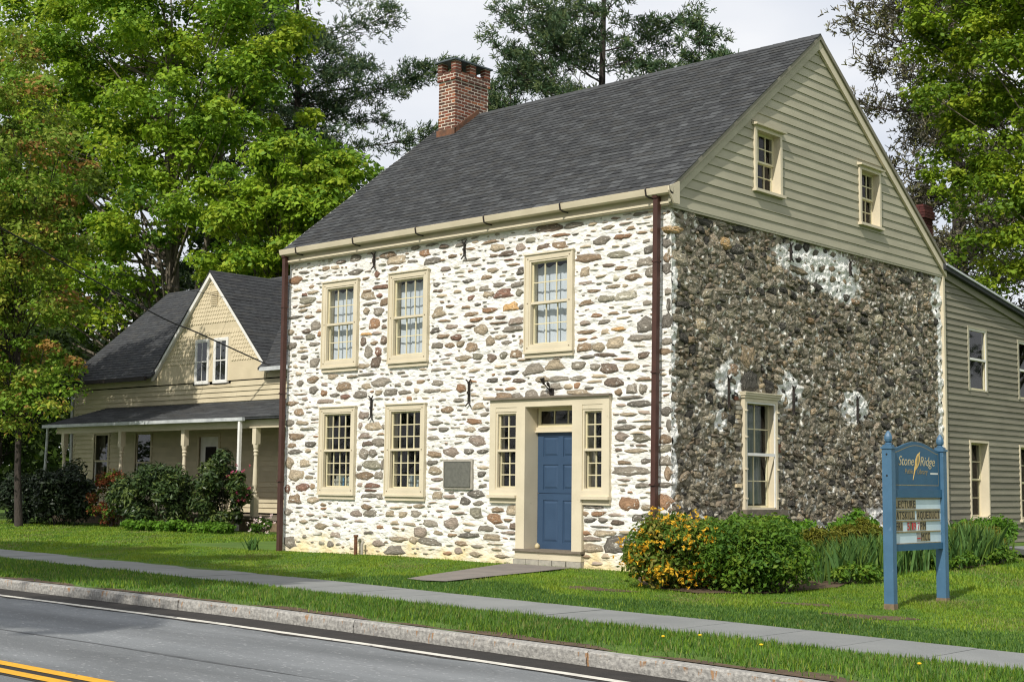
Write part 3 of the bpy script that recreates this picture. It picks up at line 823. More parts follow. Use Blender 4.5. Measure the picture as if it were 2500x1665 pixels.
def front_stones():
    occ = Occ(XL, XR, -.35, WT)
    for (a, b_, z0, z1) in [(a, b_, UZ[0] - .10, UZ[1] + .02) for a, b_ in UP] + [(a, b_, LZ[0] - .10, LZ[1] + .02) for a, b_ in LOW] + [(DA, DB, SBZ - .12, DT + .03), (OA - .24, OB + .24, -.3, SBZ), (-5.08, -4.33, 1.09, 1.65)]:
        occ.fill((a + b_) / 2, (z0 + z1) / 2, b_ - a, z1 - z0)
    items = []
    for t in HAND.split(';'):
        x, z, w_, h, k = t.split(',')
        x, z, w_, h = int(x) / 100, int(z) / 100, int(w_) / 100, int(h) / 100
        items.append((x, z, w_ * 1.06, h * 1.06, random.uniform(.006, .012), k, random.uniform(-.06, .06)))
        occ.fill(x, z, w_ + .03, h + .03)
    base = list('ggggtttbbedpprell')
    # smaller stones and slivers in the mortar between them, lying in rough courses
    for tries, (w0, w1, h0, h1, gap) in ((800, (.12, .30, .04, .08, .045)), (4200, (.06, .24, .014, .036, .032)), (3000, (.04, .10, .012, .024, .035))):
        for _ in range(tries):
            w_, h = random.uniform(w0, w1), random.uniform(h0, h1)
            u = random.uniform(XL + .05, XR - .05)
            z = round(random.uniform(-.1, WT - .06) / .085) * .085 + random.uniform(-.02, .02)
            if not occ.free(u, z, w_ + gap, h + gap):
                continue
            if z < .35 and random.random() < .6:
                continue
            occ.fill(u, z, w_ + gap, h + gap)
            items.append((u, z, w_, h, random.uniform(.003, .008) if h < .05 else random.uniform(.004, .010), random.choice(base), random.uniform(-.09, .09)))
    # quoins seen on the corner
    place_stones(items, front_wall, 0, lambda u, n, z: (u, -n, z), 'small_stones', 'st_')
front_stones()

def in_patch(u, z):
    return any(((u - a) / (c * 1.0)) ** 2 + ((z - b_) / (d_ * 1.0)) ** 2 < 1 for a, b_, c, d_ in PATCHES)

def gable_stones():
    occ = Occ(0.0, YD, -.35, WT)
    occ.fill(2.6, 1.75, 1.15, 2.25)
    items = []
    for t in HAND_G.split(';'):
        x, z, w_, h, k = t.split(',')
        x, z, w_, h = int(x) / 100, int(z) / 100, int(w_) / 100, int(h) / 100
        items.append((x, z, w_ * 1.1, h * 1.1, random.uniform(.022, .034), k, random.uniform(-.1, .1)))
        occ.fill(x, z, w_ * .9, h * .9)
    base = list('gggeeebbnnddtppkkk')
    for tries, (w0, w1, h0, h1, f) in ((500, (.22, .40, .12, .22, .86)), (5000, (.11, .26, .06, .14, .82)), (12000, (.06, .16, .035, .10, .80)), (9000, (.035, .09, .025, .06, .85))):
        for _ in range(tries):
            w_, h = random.uniform(w0, w1), random.uniform(h0, h1)
            u, z = random.uniform(.02, YD - .02), random.uniform(-.12, WT - .03)
            pt = in_patch(u, z)
            if pt:
                w_, h = min(w_, .2), min(h, .15)
                if random.random() < .25 or not occ.free(u, z, w_ + .07, h + .06):
                    continue
                occ.fill(u, z, w_ + .07, h + .06)
            else:
                if not occ.free(u, z, w_ * f, h * f):
                    continue
                occ.fill(u, z, w_ * f, h * f)
            small = w_ < .15
            key = 'w' if (small and not pt and random.random() < .20 + .10 * math.sin(u * 1.7 + z * 2.3) - .035 * (z - 2)) else random.choice(base)
            items.append((u, z, w_ * 1.02, h * 1.02, (random.uniform(.012, .038) if w_ > .14 else random.uniform(.004, .026)) if not pt else random.uniform(.006, .018), key, random.uniform(-.45, .45)))
    place_stones(items, gable_wall, R(90), lambda u, n, z: (GX + n, u, z), 'rubble_fill', 'gs_')
gable_stones()

# ------------------------------------------------------------------ windows, doors, boards
def sash(P, u0, u1, z0, z1, n, cols, rows, parent, m='trim_sash', st=.045, bar=.018, glass='glass', th=.03):
    """one glazed sash: frame and glazing bars in one mesh, each pane its own piece"""
    b = MB(P)
    b.box(u0, u0 + st, n, n + th, z0, z1)
    b.box(u1 - st, u1, n, n + th, z0, z1)
    b.box(u0 + st, u1 - st, n, n + th, z0, z0 + st)
    b.box(u0 + st, u1 - st, n, n + th, z1 - st, z1)
    a0, a1, c0, c1 = u0 + st, u1 - st, z0 + st, z1 - st
    for i in range(1, cols):
        x = a0 + (a1 - a0) * i / cols
        b.box(x - bar / 2, x + bar / 2, n + .003, n + th - .003, c0, c1)
    for j in range(1, rows):
        z = c0 + (c1 - c0) * j / rows
        b.box(a0, a1, n + .005, n + th - .005, z - bar / 2, z + bar / 2)
    b.build('sash', M[m], parent)
    for i in range(cols):
        for j in range(rows):
            p = MB(P)
            x0, x1 = a0 + (a1 - a0) * i / cols, a0 + (a1 - a0) * (i + 1) / cols
            y0, y1 = c0 + (c1 - c0) * j / rows, c0 + (c1 - c0) * (j + 1) / rows
            t = random.uniform(-.0015, .0015)
            p.poly([(x0, n + .013 + t, y0), (x1, n + .013 - t, y0), (x1, n + .013 - t, y1), (x0, n + .013 + t, y1)])
            p.build('pane', M[glass], parent)

def front_window(parent, u0, u1, z0, z1, cols, rows, name='window'):
    cs = .105
    b = MB(FRONT)
    nb, nf = -.20, .045
    b.box(u0, u0 + cs, nb, nf, z0, z1)
    b.box(u1 - cs, u1, nb, nf, z0, z1)
    b.box(u0 + cs, u1 - cs, nb, nf, z1 - cs, z1)
    b.box(u0 + cs, u1 - cs, nb, nf, z0 + .0, z0 + cs)
    # inner storm frame, set back a little
    s_ = .032
    b.box(u0 + cs, u0 + cs + s_, -.03, nf - .012, z0 + cs, z1 - cs)
    b.box(u1 - cs - s_, u1 - cs, -.03, nf - .012, z0 + cs, z1 - cs)
    b.box(u0 + cs + s_, u1 - cs - s_, -.03, nf - .012, z1 - cs - s_, z1 - cs)
    b.box(u0 + cs + s_, u1 - cs - s_, -.03, nf - .012, z0 + cs, z0 + cs + s_)
    # back band, a raised outer bead
    bd_ = .022
    b.box(u0 - .004, u0 + bd_, 0, nf + .014, z0, z1)
    b.box(u1 - bd_, u1 + .004, 0, nf + .014, z0, z1)
    w_ = b.build(name, M['trim'], parent)
    c = MB(FRONT)
    c.box(u0 - .02, u1 + .02, 0, .07, z1 - .008, z1 + .016)
    c.build('drip_cap', M['trim'], w_)
    sl = MB(FRONT)
    sl.box(u0 - .012, u1 + .012, 0, .068, z0 - .026, z0 + .012)
    sl.box(u0 + .005, u1 - .005, -.02, .03, z0 - .10, z0 - .028)
    sl.build('sill', M['trim'], w_)
    bolts = MB(FRONT)
    for bu in (u0 + .075, u1 - .075):
        for bz in (z0 + .075, (z0 + z1) / 2, z1 - .075):
            bolts.box(bu - .009, bu + .009, nf, nf + .008, bz - .009, bz + .009)
    bolts.build('bolts', M['bare_wood'], w_)
    a, e = u0 + cs + s_, u1 - cs - s_
    zb, zt = z0 + cs + s_, z1 - cs - s_
    zm = (zb + zt) / 2
    mr = MB(FRONT)
    mr.box(a, e, -.02, .022, zm - .022, zm + .022)
    mr.build('meeting_rail', M['trim'], w_)
    sash(FRONT, a, e, zm, zt, -.045, cols, rows, w_, st=.026)
    sash(FRONT, a, e, zb, zm, -.080, cols, rows, w_, st=.026)
    return w_

NTH = ['left', 'middle', 'right']
for i, (a, b_) in enumerate(UP):
    front_window(house, a, b_, UZ[0], UZ[1], 3, 2)
for a, b_ in LOW:
    front_window(house, a, b_, LZ[0], LZ[1], 4, 3)

def curtain(P, u0, u1, n, z0, z1, label, m='curtain', folds=6, amp=.016, group=None, lift=.12):
    us = np.linspace(u0, u1, 60)
    zs = np.linspace(z0, z1, 14)
    V, F = [], []
    for i, u in enumerate(us):
        t = (u - u0) / (u1 - u0)
        for j, z in enumerate(zs):
            q = (z - z0) / (z1 - z0)
            wv = amp * (math.sin(t * folds * 6.28 + .8 * math.sin(t * 5)) + .5 * math.sin(t * folds * 13.1 + 2 * q))
            zz = z if j < 13 else z - lift * (0.35 + .35 * math.sin(t * 12 + 1) ** 2)
            V.append(P(u + .015 * math.sin(q * 3 + t * 9), n + wv * (.5 + .7 * (1 - q)), zz))
    for i in range(59):
        for j in range(13):
            F.append((i * 14 + j, (i + 1) * 14 + j, (i + 1) * 14 + j + 1, i * 14 + j + 1))
    o = link('curtain', np_mesh('curtain', V, F, [M[m]], smooth=True))
    return props(o, label, 'curtain', group)
for (a, b_), lab in zip(UP, ('pale blue-white curtain in the upper window nearest the left corner', 'pale blue-white curtain in the middle upper window', 'pale blue-white curtain in the upper window above the front door')):
    curtain(FRONT, a + .1, b_ - .1, -.19, UZ[0] + .08, UZ[1] - random.uniform(.10, .16), lab, folds=random.uniform(3.5, 6), amp=random.uniform(.007, .011))

def books():
    cols = [(0.10, 0.25, 0.42), (0.55, 0.53, 0.46), (0.38, 0.42, 0.36), (0.62, 0.60, 0.55), (0.30, 0.36, 0.40), (0.50, 0.47, 0.36)]
    bm_ = [mat('book_cover_%d' % i, c, rough=.6, scale=5) for i, c in enumerate(cols)]
    for wi, (a, b_) in enumerate(LOW):
        sb = MB(FRONT)
        u = a + (.20 if wi == 0 else .36)
        while u < b_ - .18:
            t = random.uniform(.025, .05)
            h = random.uniform(.17, .27)
            lean = random.uniform(-.03, .03)
            s = MB(FRONT)
            s.hexa([(u, -.36, LZ[0] + .12), (u + t, -.36, LZ[0] + .12), (u + t, -.22, LZ[0] + .12), (u, -.22, LZ[0] + .12),
                    (u + lean, -.36, LZ[0] + .12 + h), (u + t + lean, -.36, LZ[0] + .12 + h), (u + t + lean, -.22, LZ[0] + .12 + h), (u + lean, -.22, LZ[0] + .12 + h)])
            o = s.build('book', random.choice(bm_[:4] if wi == 0 else bm_[1:]))
            props(o, ['book standing inside the lower window nearest the left corner', 'book standing inside the lower window left of the bronze plaque'][wi], 'book', ['books in the left lower window', 'books in the right lower window'][wi])
            u += t + random.uniform(.004, .05)
books()
for a, b_ in LOW:
    sh = MB(FRONT)
    sh.box(a + .1, b_ - .1, -.42, -.19, LZ[0] + .08, LZ[0] + .12)
    sh.build('window_shelf', M['trim'], house)

# ------------------------------------------------------------------ front door
def front_door():
    b = MB(FRONT)
    nf = .05
    zt = DT
    # head board and the posts on each side of the opening and the outer edges
    b.box(DA, DB, -.25, nf, 2.545, zt)
    jl, jr = OA - .20, OB + .22
    b.box(jl, OA, -.34, nf, .02, 2.545)
    b.box(OB, jr, -.34, nf, .02, 2.545)
    b.box(DA, DA + .14, -.2, nf, SBZ, 2.545)
    b.box(DB - .14, DB, -.2, nf, SBZ, 2.545)
    # lining of the opening: ceiling
    b.box(OA, OB, -.34, -.0, 2.535, 2.545)
    for s0, s1 in ((DA + .14, jl), (jr, DB - .14)):
        b.box(s0, s1, -.2, nf, SBZ, SBZ + .12)
        b.box(s0, s1, -.2, nf - .008, 2.47, 2.545)
    d = b.build('door_surround', M['trim'], house)
    c = MB(FRONT)
    c.box(DA - .03, DB + .03, 0, .10, zt - .01, zt + .028)
    c.build('drip_cap', M['grey_wood'], d)
    for s0, s1 in ((DA, jl + .0), (jr, DB)):
        sl = MB(FRONT)
        sl.box(s0 - .015, s1 + .015, .0, .10, SBZ - .03, SBZ + .02)
        sl.box(s0, s1, -.02, .035, SBZ - .12, SBZ - .03)
        sl.build('sill', M['trim'], d)
    th = MB(FRONT)
    th.box(jl - .02, jr + .02, -.36, .10, .045, .085)
    th.build('threshold', M['grey_wood'], d)
    kp = MB(FRONT)
    kp.box(jl, jr, -.3, .06, -.085, .045)
    kp.build('riser_board', M['trim'], d)
    # side lights
    for s0, s1 in ((DA + .14, jl), (jr, DB - .14)):
        f = MB(FRONT)
        q = .035
        f.box(s0, s0 + q, -.03, .03, SBZ + .12, 2.47)
        f.box(s1 - q, s1, -.03, .03, SBZ + .12, 2.47)
        f.box(s0 + q, s1 - q, -.03, .03, SBZ + .12, SBZ + .12 + q)
        f.box(s0 + q, s1 - q, -.03, .03, 2.47 - q, 2.47)
        zm = (SBZ + .12 + 2.47) / 2
        f.box(s0 + q, s1 - q, -.03, .025, zm - .022, zm + .022)
        sl = f.build('sidelight', M['trim'], house)
        sash(FRONT, s0 + q, s1 - q, zm, 2.47 - q, -.05, 2, 3, sl, st=.022)
        sash(FRONT, s0 + q, s1 - q, SBZ + .12 + q, zm, -.085, 2, 3, sl, st=.022)
    # transom
    t = MB(FRONT)
    t.box(OA + .0, OB, -.34, -.25, 2.13, 2.20)
    t.box(OA, OB, -.34, -.22, 2.105, 2.13)
    tr = t.build('transom', M['trim'], house)
    sash(FRONT, OA + .02, OB - .0, 2.20, 2.535, -.31, 3, 1, tr, st=.055)
    # two-leaf dutch door with raised panels
    zl, zh, n = .085, 2.105, -.29
    zs = .085 + (2.02) * .475
    for a, e, rows in ((zl, zs - .004, [(0.12, .88)]), (zs + .004, zh, [(.06, .47), (.60, .93)])):
        b = MB(FRONT)
        uL, uR = OA + .01, OB - .005
        st, H = .13, e - a
        b.box(uL, uR, n - .045, n - .012, a, e)
        cuts = [a]
        um = (uL + uR) / 2
        b.box(uL, uL + st, n - .012, n, a, e)
        b.box(uR - st, uR, n - .012, n, a, e)
        b.box(um - st * .42, um + st * .42, n - .012, n, a, e)
        zz = a
        for r0, r1 in rows:
            for q0, q1 in ((uL + st, um - st * .42), (um + st * .42, uR - st)):
                b.box(q0, q1, n - .012, n, zz, a + r0 * H)
            zz = a + r1 * H
        for q0, q1 in ((uL + st, um - st * .42), (um + st * .42, uR - st)):
            b.box(q0, q1, n - .012, n, zz, e)
        dr = b.build('door', M['door_blue'], house)
        for r0, r1 in rows:
            for q0, q1 in ((uL + st, um - st * .42), (um + st * .42, uR - st)):
                p = MB(FRONT)
                g_ = .018
                p.hexa([(q0 + g_, n - .012, a + r0 * H + g_), (q1 - g_, n - .012, a + r0 * H + g_), (q1 - .05, n - .001, a + r0 * H + .05), (q0 + .05, n - .001, a + r0 * H + .05),
                        (q0 + g_, n - .012, a + r1 * H - g_), (q1 - g_, n - .012, a + r1 * H - g_), (q1 - .05, n - .001, a + r1 * H - .05), (q0 + .05, n - .001, a + r1 * H - .05)])
                p.build('door_panel', M['door_blue'], dr)
    base = MB(FRONT)
    x = jl - .05
    while x < jr:
        x1 = x + random.uniform(.18, .4)
        base.box(x, min(x1, jr + .05) - .02, -.2, .05 + random.uniform(0, .03), -.3, -.09)
        x = x1
    base.build('footing_stones', M['cement'], house)
front_door()
dk = MB()
dk.lathe((OA + .13, .16, .085), [(0, .0), (.0, .035), (.03, .05), (.065, .045), (.09, .02), (.1, 0)], 10)
props(dk.build('doorstop', M['cream_letter'], smooth=True), 'small round cream ornament on the threshold beside the blue door', 'ornament')

# flood light over the door
fl = MB()
fx, fy, fz_ = -2.46, -.05, 2.80
fl.box(fx - .035, fx + .035, -.05, -.0, fz_ - .06, fz_ + .05)
fl.tube([(fx, -.04, fz_), (fx - .03, -.10, fz_ + .06), (fx - .06, -.15, fz_ + .13)], .012, 6)
fl.tube([(fx, -.04, fz_), (fx + .03, -.10, fz_ + .05), (fx + .05, -.14, fz_ + .09)], .010, 6)
fo = fl.build('flood_light', M['black_iron'], house)
for q, l in (((-.06, -.15, .13), .09), ((.05, -.14, .09), .05)):
    h = MB()
    h.tube([(fx + q[0], q[1], fz_ + q[2] - .02), (fx + q[0] - .005, q[1] - .02, fz_ + q[2] + l * .4), (fx + q[0] - .01, q[1] - .04, fz_ + q[2] + l)], [.018, .03, .045 if l > .06 else .022], 8)
    h.build('lamp_head', M['black_iron'], fo)

# bronze plaque, wall anchors, old pipe
p = MB(FRONT)
p.box(-5.075, -4.335, -.01, .030, 1.095, 1.64)
pq = p.build('plaque_bed', M['cement'], house)
p = MB(FRONT)
p.box(-5.035, -4.37, .03, .045, 1.135, 1.60)
pl = p.build('plaque', M['bronze'], house)
p = MB(FRONT)
for a in ((-5.035, -4.37, 1.135, 1.147), (-5.035, -4.37, 1.588, 1.60)):
    p.box(a[0], a[1], .045, .051, a[2], a[3])
for a in ((-5.035, -5.023), (-4.382, -4.37)):
    p.box(a[0], a[1], .045, .051, 1.147, 1.588)
p.build('plaque_border', M['bronze'], pl)
def anchor(P, u, z0, z1, n=.03):
    b = MB(P)
    zm = (z0 + z1) / 2
    b.box(u - .013, u + .013, n - .03, n + .012, z0 + .05, z1 - .05)
    b.box(u - .022, u + .022, n, n + .025, zm - .025, zm + .025)
    for s in (-1, 1):
        b.tube([(u, n, z1 - .08), (u + s * .018, n, z1 - .04), (u + s * .065, n + .01, z1 + .01)], [.016, .016, .012], 5)
        b.tube([(u, n, z0 + .08), (u + s * .018, n, z0 + .04), (u + s * .065, n + .01, z0 - .01)], [.016, .016, .012], 5)
    b.build('wall_anchor', M['black_iron'], house)
for u, a, b_ in ((-7.11, 5.38, 5.70), (-4.616, 5.34, 5.67), (-7.10, 2.42, 2.87), (-4.45, 2.61, 3.08)):
    anchor(FRONT, u, a, b_)
for u, a, b_ in ((3.60, 5.27, 5.60), (5.77, 5.25, 5.56), (1.575, 2.51, 3.04), (3.65, 2.49, 3.0), (5.98, 2.44, 2.94)):
    anchor(GABLE, u, a, b_, .07)
pp = MB()
pp.tube([(-7.34, -.13, -.25), (-7.34, -.13, .17)], .035, 10)
pp.tube([(-7.34, -.13, .15), (-7.34, -.13, .19)], .048, 10)
props(pp.build('vent_pipe', M['rust']), 'short rusty pipe standing in the grass against the white wall', 'pipe')
pp = MB()
pp.tube([(-7.20, -.09, -.25), (-7.20, -.09, .02), (-7.20, -.06, .06)], [.026, .026, .035], 8)
props(pp.build('grey_pipe', M['cement']), 'stub of grey pipe just right of the rusty pipe', 'pipe')

# ------------------------------------------------------------------ gable: clapboards and windows
EAVE_Y, EAVE_Z = -.15, 6.035
RY, RZ = 4.62, 9.735
BACK_Y, BACK_Z = 9.86, 5.985
def roof_under(u):
    """underside of the roof over the gable at depth u"""
    if u < RY:
        return EAVE_Z + (RZ - EAVE_Z) * (u - EAVE_Y) / (RY - EAVE_Y) - .10
    return BACK_Z + (RZ - BACK_Z) * (BACK_Y - u) / (BACK_Y - RY) - .10
def gable_limits(z):
    a = EAVE_Y + (RY - EAVE_Y) * (z + .10 - EAVE_Z) / (RZ - EAVE_Z)
    b_ = BACK_Y - (BACK_Y - RY) * (z + .10 - BACK_Z) / (RZ - BACK_Z)
    return max(a, -.03), min(b_, YD + .02)

def clapboards(P, rows, lim, openings, m, parent, n0=.0, tb=.028, tt=.008, joints=0.0, name='clapboard'):
    """rows: list of (z0, z1); each board between limits and openings is its own piece"""
    back = MB(P)
    for z0, z1 in rows:
        (a0, b0), (a1, b1) = lim(z0), lim(z1)
        if b1 - a1 < .02:
            a1 = b1 = (a1 + b1) / 2
        cuts = sorted((o[0], o[1]) for o in openings if o[2] < z1 - .02 and o[3] > z0 + .02)
        for o in openings:
            if o[2] < z1 - .02 and o[3] > z0 + .02:
                for q0, q1 in ((z0, o[2]), (o[3], z1)):
                    if .012 < q1 - q0 and z0 - 1e-6 <= q0 and q1 <= z1 + 1e-6:
                        f0, f1 = (q0 - z0) / (z1 - z0), (q1 - z0) / (z1 - z0)
                        n_0, n_1 = n0 + tb + (tt - tb) * f0, n0 + tb + (tt - tb) * f1
                        b = MB(P)
                        b.hexa([(o[0], n0 - .005, q0), (o[1], n0 - .005, q0), (o[1], n_0, q0), (o[0], n_0, q0),
                                (o[0], n0 - .005, q1 + .004), (o[1], n0 - .005, q1 + .004), (o[1], n_1, q1 + .004), (o[0], n_1, q1 + .004)])
                        b.build(name, m, parent)
        segs, cur = [], None
        edges = [('L', None)] + [('O', c) for c in cuts] + [('R', None)]
        left = (a0, a1)
        for c in cuts:
            segs.append((left, (c[0], c[0])))
            left = (c[1], c[1])
        segs.append((left, (b0, b1)))
        out = []
        for s0, s1 in segs:
            L_ = s1[0] - s0[0]
            if joints and L_ > 3.5 and random.random() < joints:
                j = s0[0] + L_ * random.uniform(.3, .7)
                out += [(s0, (j - .002, j - .002)), ((j + .002, j + .002), s1)]
            else:
                out.append((s0, s1))
        for (l0, l1), (r0, r1) in out:
            if r0 - l0 < .03:
                continue
            r1 = max(r1, l1 + .001)
            b = MB(P)
            jz = random.uniform(-.003, .003)
            b.hexa([(l0, n0 - .005, z0 + jz), (r0, n0 - .005, z0 + jz), (r0, n0 + tb, z0 + jz), (l0, n0 + tb, z0 + jz),
                    (l1, n0 - .005, z1 + .01), (r1, n0 - .005, z1 + .01), (r1, n0 + tt, z1 + .01), (l1, n0 + tt, z1 + .01)])
            b.build(name, m, parent)
            back.poly([(l0, n0 - .012, z0), (r0, n0 - .012, z0), (r1, n0 - .012, z1), (l1, n0 - .012, z1)])
    return back.build('sheathing', M['dark_room'], parent)

gw = [(2.40, 3.30, 6.41, 7.55), (6.16, 7.02, 6.36, 7.50)]
rows = []
z = 5.74
while z < 9.55:
    e = .172
    rows.append((z, min(z + e, 9.60)))
    z += e
gable_board = MB(GABLE)
gable_board.box(-.05, YD + .03, -.02, .05, 5.70, 5.745)
gb_ = gable_board.build('gable_skirt', M['sage'], house)
gable_clad = MB(GABLE)
gable_clad.prism([(-.03, 5.74), (YD, 5.74), (YD, 5.86), (RY, RZ - .12), (-.03, 6.1)], -.06, -.05)
# the sheet behind the boards is the part that carries them
gc = bpy.data.objects
sheath = MB(GABLE)
clad_parent = MB(GABLE)
clad_parent.box(-.02, YD, -.20, -.10, 5.745, 5.80)
cp = clad_parent.build('gable_cladding', M['sage'], house)
clapboards(GABLE, rows, gable_limits, gw, M['sage'], cp, n0=.03, joints=.5)

def deep_window(P, parent, u0, u1, z0, z1, depth, cols, rows_, n0=.03, cs=.045, mtrim='trim', top='cap', glass='glass', jamb=None, sillm=None, mull=True, one=False, storm=False):
    """window set back in the wall so that its jambs show"""
    b = MB(P)
    nf = n0 + .038
    b.box(u0, u0 + cs, n0 - depth, nf, z0, z1)
    b.box(u1 - cs, u1, n0 - depth, nf, z0, z1)
    b.box(u0 + cs, u1 - cs, n0 - depth, nf, z1 - cs, z1)
    b.box(u0 + cs, u1 - cs, n0 - depth, nf - .02, z0, z0 + .03)
    w_ = b.build('window', M[mtrim], parent)
    if top == 'cap':
        c = MB(P)
        c.hexa([(u0 - .05, n0, z1), (u1 + .05, n0, z1), (u1 + .05, nf + .07, z1), (u0 - .05, nf + .07, z1),
                (u0 - .05, n0, z1 + .06), (u1 + .05, n0, z1 + .06), (u1 + .05, nf + .075, z1 + .03), (u0 - .05, nf + .075, z1 + .03)])
        c.build('drip_cap', M[mtrim], w_)
    if sillm:
        s = MB(P)
        s.box(u0 - .04, u1 + .05, n0 - .02, nf + .045, z0 - .045, z0 + .005)
        s.build('sill', M[sillm], w_)
    a, e, zb, zt = u0 + cs, u1 - cs, z0 + .03, z1 - cs
    zm = (zb + zt) / 2
    nn = n0 - depth + .03
    sash(P, a, e, zm - .01, zt, nn + .03, cols, rows_, w_, glass=glass, st=.035)
    sash(P, a, e, zb, zm + .01, nn, cols, rows_, w_, glass=glass, st=.035)
    if storm:
        f = MB(P)
        q = .028
        nS = nf - .03
        f.box(a, a + q, nS, nS + .02, zb, zt)
        f.box(e - q, e, nS, nS + .02, zb, zt)
        f.box(a + q, e - q, nS, nS + .02, zt - q, zt)
        f.box(a + q, e - q, nS, nS + .02, zm - .02, zm + .03)
        f.build('storm_frame', M['white_paint'], w_)
    return w_
for o in gw:
    deep_window(GABLE, house, o[0], o[1], o[2], o[3], .20, 3, 2, n0=.05, cs=.07, sillm='trim')
# near-black sheet standing in for the unlit attic behind these windows
at_ = MB()
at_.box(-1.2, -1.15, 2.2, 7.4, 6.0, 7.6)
at_.build('attic_dark_lining', M['dark_room'], house)

# ground floor window of the gable, with moulded head and stone sill
gwin = deep_window(GABLE, house, 2.06, 3.12, .81, 2.72, .19, 2, 2, n0=.02, cs=.065, top=None, glass='glass', storm=True)
hd = MB(GABLE)
hd.box(2.03, 3.15, -.02, .085, 2.72, 2.76)
hd.box(2.01, 3.17, -.02, .11, 2.76, 2.80)
hd.box(2.00, 3.18, -.02, .13, 2.80, 2.82)
hd.build('window_head', M['trim'], gwin)
ss = MB(GABLE)
ss.box(1.98, 3.28, -.05, .15, .70, .81)
ss.build('stone_sill', M['sill_stone'], gwin)
hk = MB(GABLE)
for q in (1.0, 1.5, 2.05, 2.5):
    hk.box(3.085, 3.12, .055, .10, q - .012, q + .012)
    hk.box(2.06, 2.10, .055, .10, q - .012, q + .012)
hk.build('shutter_hooks', M['trim'], gwin)
# brick and lime facing round that window
bk = 0
for side, (b0, b1) in ((0, (1.80, 2.05)), (1, (3.13, 3.40))):
    z = .95
    while z < 2.75:
        hgt = .06
        if random.random() < .55:
            u = b0 + random.uniform(0, .06)
            b = MB(GABLE)
            b.box(u, min(u + random.uniform(.10, .2), b1), -.03, .012 + random.uniform(0, .02), z, z + hgt)
            b.build('brick', random.choice([M['cement'], M['cement'], M['gs_p'], M['gs_t'], M['gs_t'], M['gs_d'], M['brick4']]), gable_wall)
        z += .078
props(curtain(GABLE, 2.14, 3.06, -.24, .9, 2.6, 'grey curtain inside the tall window of the stone gable', 'grey_curtain', folds=7, lift=.0), None)

# ------------------------------------------------------------------ roof of the stone house
RX0, RX1 = XL - .03, GX + .135
sl_len = math.hypot(RY - EAVE_Y, RZ - EAVE_Z)
sy, sz_ = (RY - EAVE_Y) / sl_len, (RZ - EAVE_Z) / sl_len
roof = MB()
tk = .09
roof.hexa([(RX0, EAVE_Y, EAVE_Z - tk), (RX1, EAVE_Y, EAVE_Z - tk), (RX1, RY, RZ - tk), (RX0, RY, RZ - tk),
           (RX0, EAVE_Y, EAVE_Z), (RX1, EAVE_Y, EAVE_Z), (RX1, RY, RZ), (RX0, RY, RZ)])
roof.hexa([(RX0, RY + .001, RZ - tk), (RX1, RY + .001, RZ - tk), (RX1, BACK_Y, BACK_Z - tk), (RX0, BACK_Y, BACK_Z - tk),
           (RX0, RY + .001, RZ), (RX1, RY + .001, RZ), (RX1, BACK_Y, BACK_Z), (RX0, BACK_Y, BACK_Z)])
roof_o = roof.build('roof', M['shin2'], house)

def shingles(x0, x1, e, length, to_w, parent, w_rng=(.20, .42), nparts=300, th=.010, key=None, skip=None, mats=('shin0', 'shin1', 'shin2', 'shin3', 'shin4')):
    """courses of tabs on a slope; to_w(x, s, n): s up the slope, n out of it"""
    tabs = []
    k, s = 0, -.02
    while s < length - .02:
        x = x0 - random.uniform(0, .3)
        while x < x1:
            w_ = random.uniform(*w_rng)
            a, b_ = max(x, x0), min(x + w_ - .006, x1)
            if b_ - a > .03 and not (skip and skip(a, b_, s)):
                lift = random.uniform(0, .006)
                tabs.append((a, b_, s + random.uniform(-.012, .012), min(s + e + .03, length), th + lift, random.randrange(len(mats))))
            x += w_
        s += e
    if key:
        tabs.sort(key=key)
    def geo(t):
        a, b_, s0, s1, h, mi = t
        return [to_w(a, s0, .0), to_w(b_, s0, .0), to_w(b_, s0, h + .004), to_w(a, s0, h + .004), to_w(a, s1, .0), to_w(b_, s1, .0), to_w(b_, s1, .003), to_w(a, s1, .003)]
    F1 = [(0, 1, 2, 3), (3, 2, 6, 7), (0, 3, 7, 4), (1, 5, 6, 2)]
    for t in tabs[:nparts]:
        link('shingle', np_mesh('shingle', geo(t), F1, [M[mats[t[5]]]]), parent)
    V, F, MI = [], [], []
    for t in tabs[nparts:]:
        b = len(V)
        V += geo(t)
        F += [tuple(i + b for i in f) for f in F1]
        MI += [t[5]] * 4
    o = link('shingle_courses', np_mesh('shingle_courses', V, F, [M[q] for q in mats], MI), parent)
    o['kind'] = 'stuff'
slope = lambda x, s, n: (x, EAVE_Y + s * sy - n * sz_, EAVE_Z + s * sz_ + n * sy)
shingles(RX0 - .01, RX1 + .015, .150, sl_len, slope, roof_o, w_rng=(.14, .30), th=.010, key=lambda t: math.hypot(t[0] - CAM[0], t[2] * .8 - CAM[1]))
sb_ = math.hypot(BACK_Y - RY, RZ - BACK_Z)
cap = MB()
x = RX0
while x < RX1:
    x1 = min(x + .28, RX1)
    cap.hexa([(x, RY - .16, RZ - .118), (x1, RY - .16, RZ - .112), (x1, RY + .16, RZ - .112), (x, RY + .16, RZ - .118),
              (x, RY - .005, RZ + .022), (x1, RY - .005, RZ + .016), (x1, RY + .005, RZ + .016), (x, RY + .005, RZ + .022)])
    x = x1
cap.build('ridge_cap', M['shin1'], roof_o)
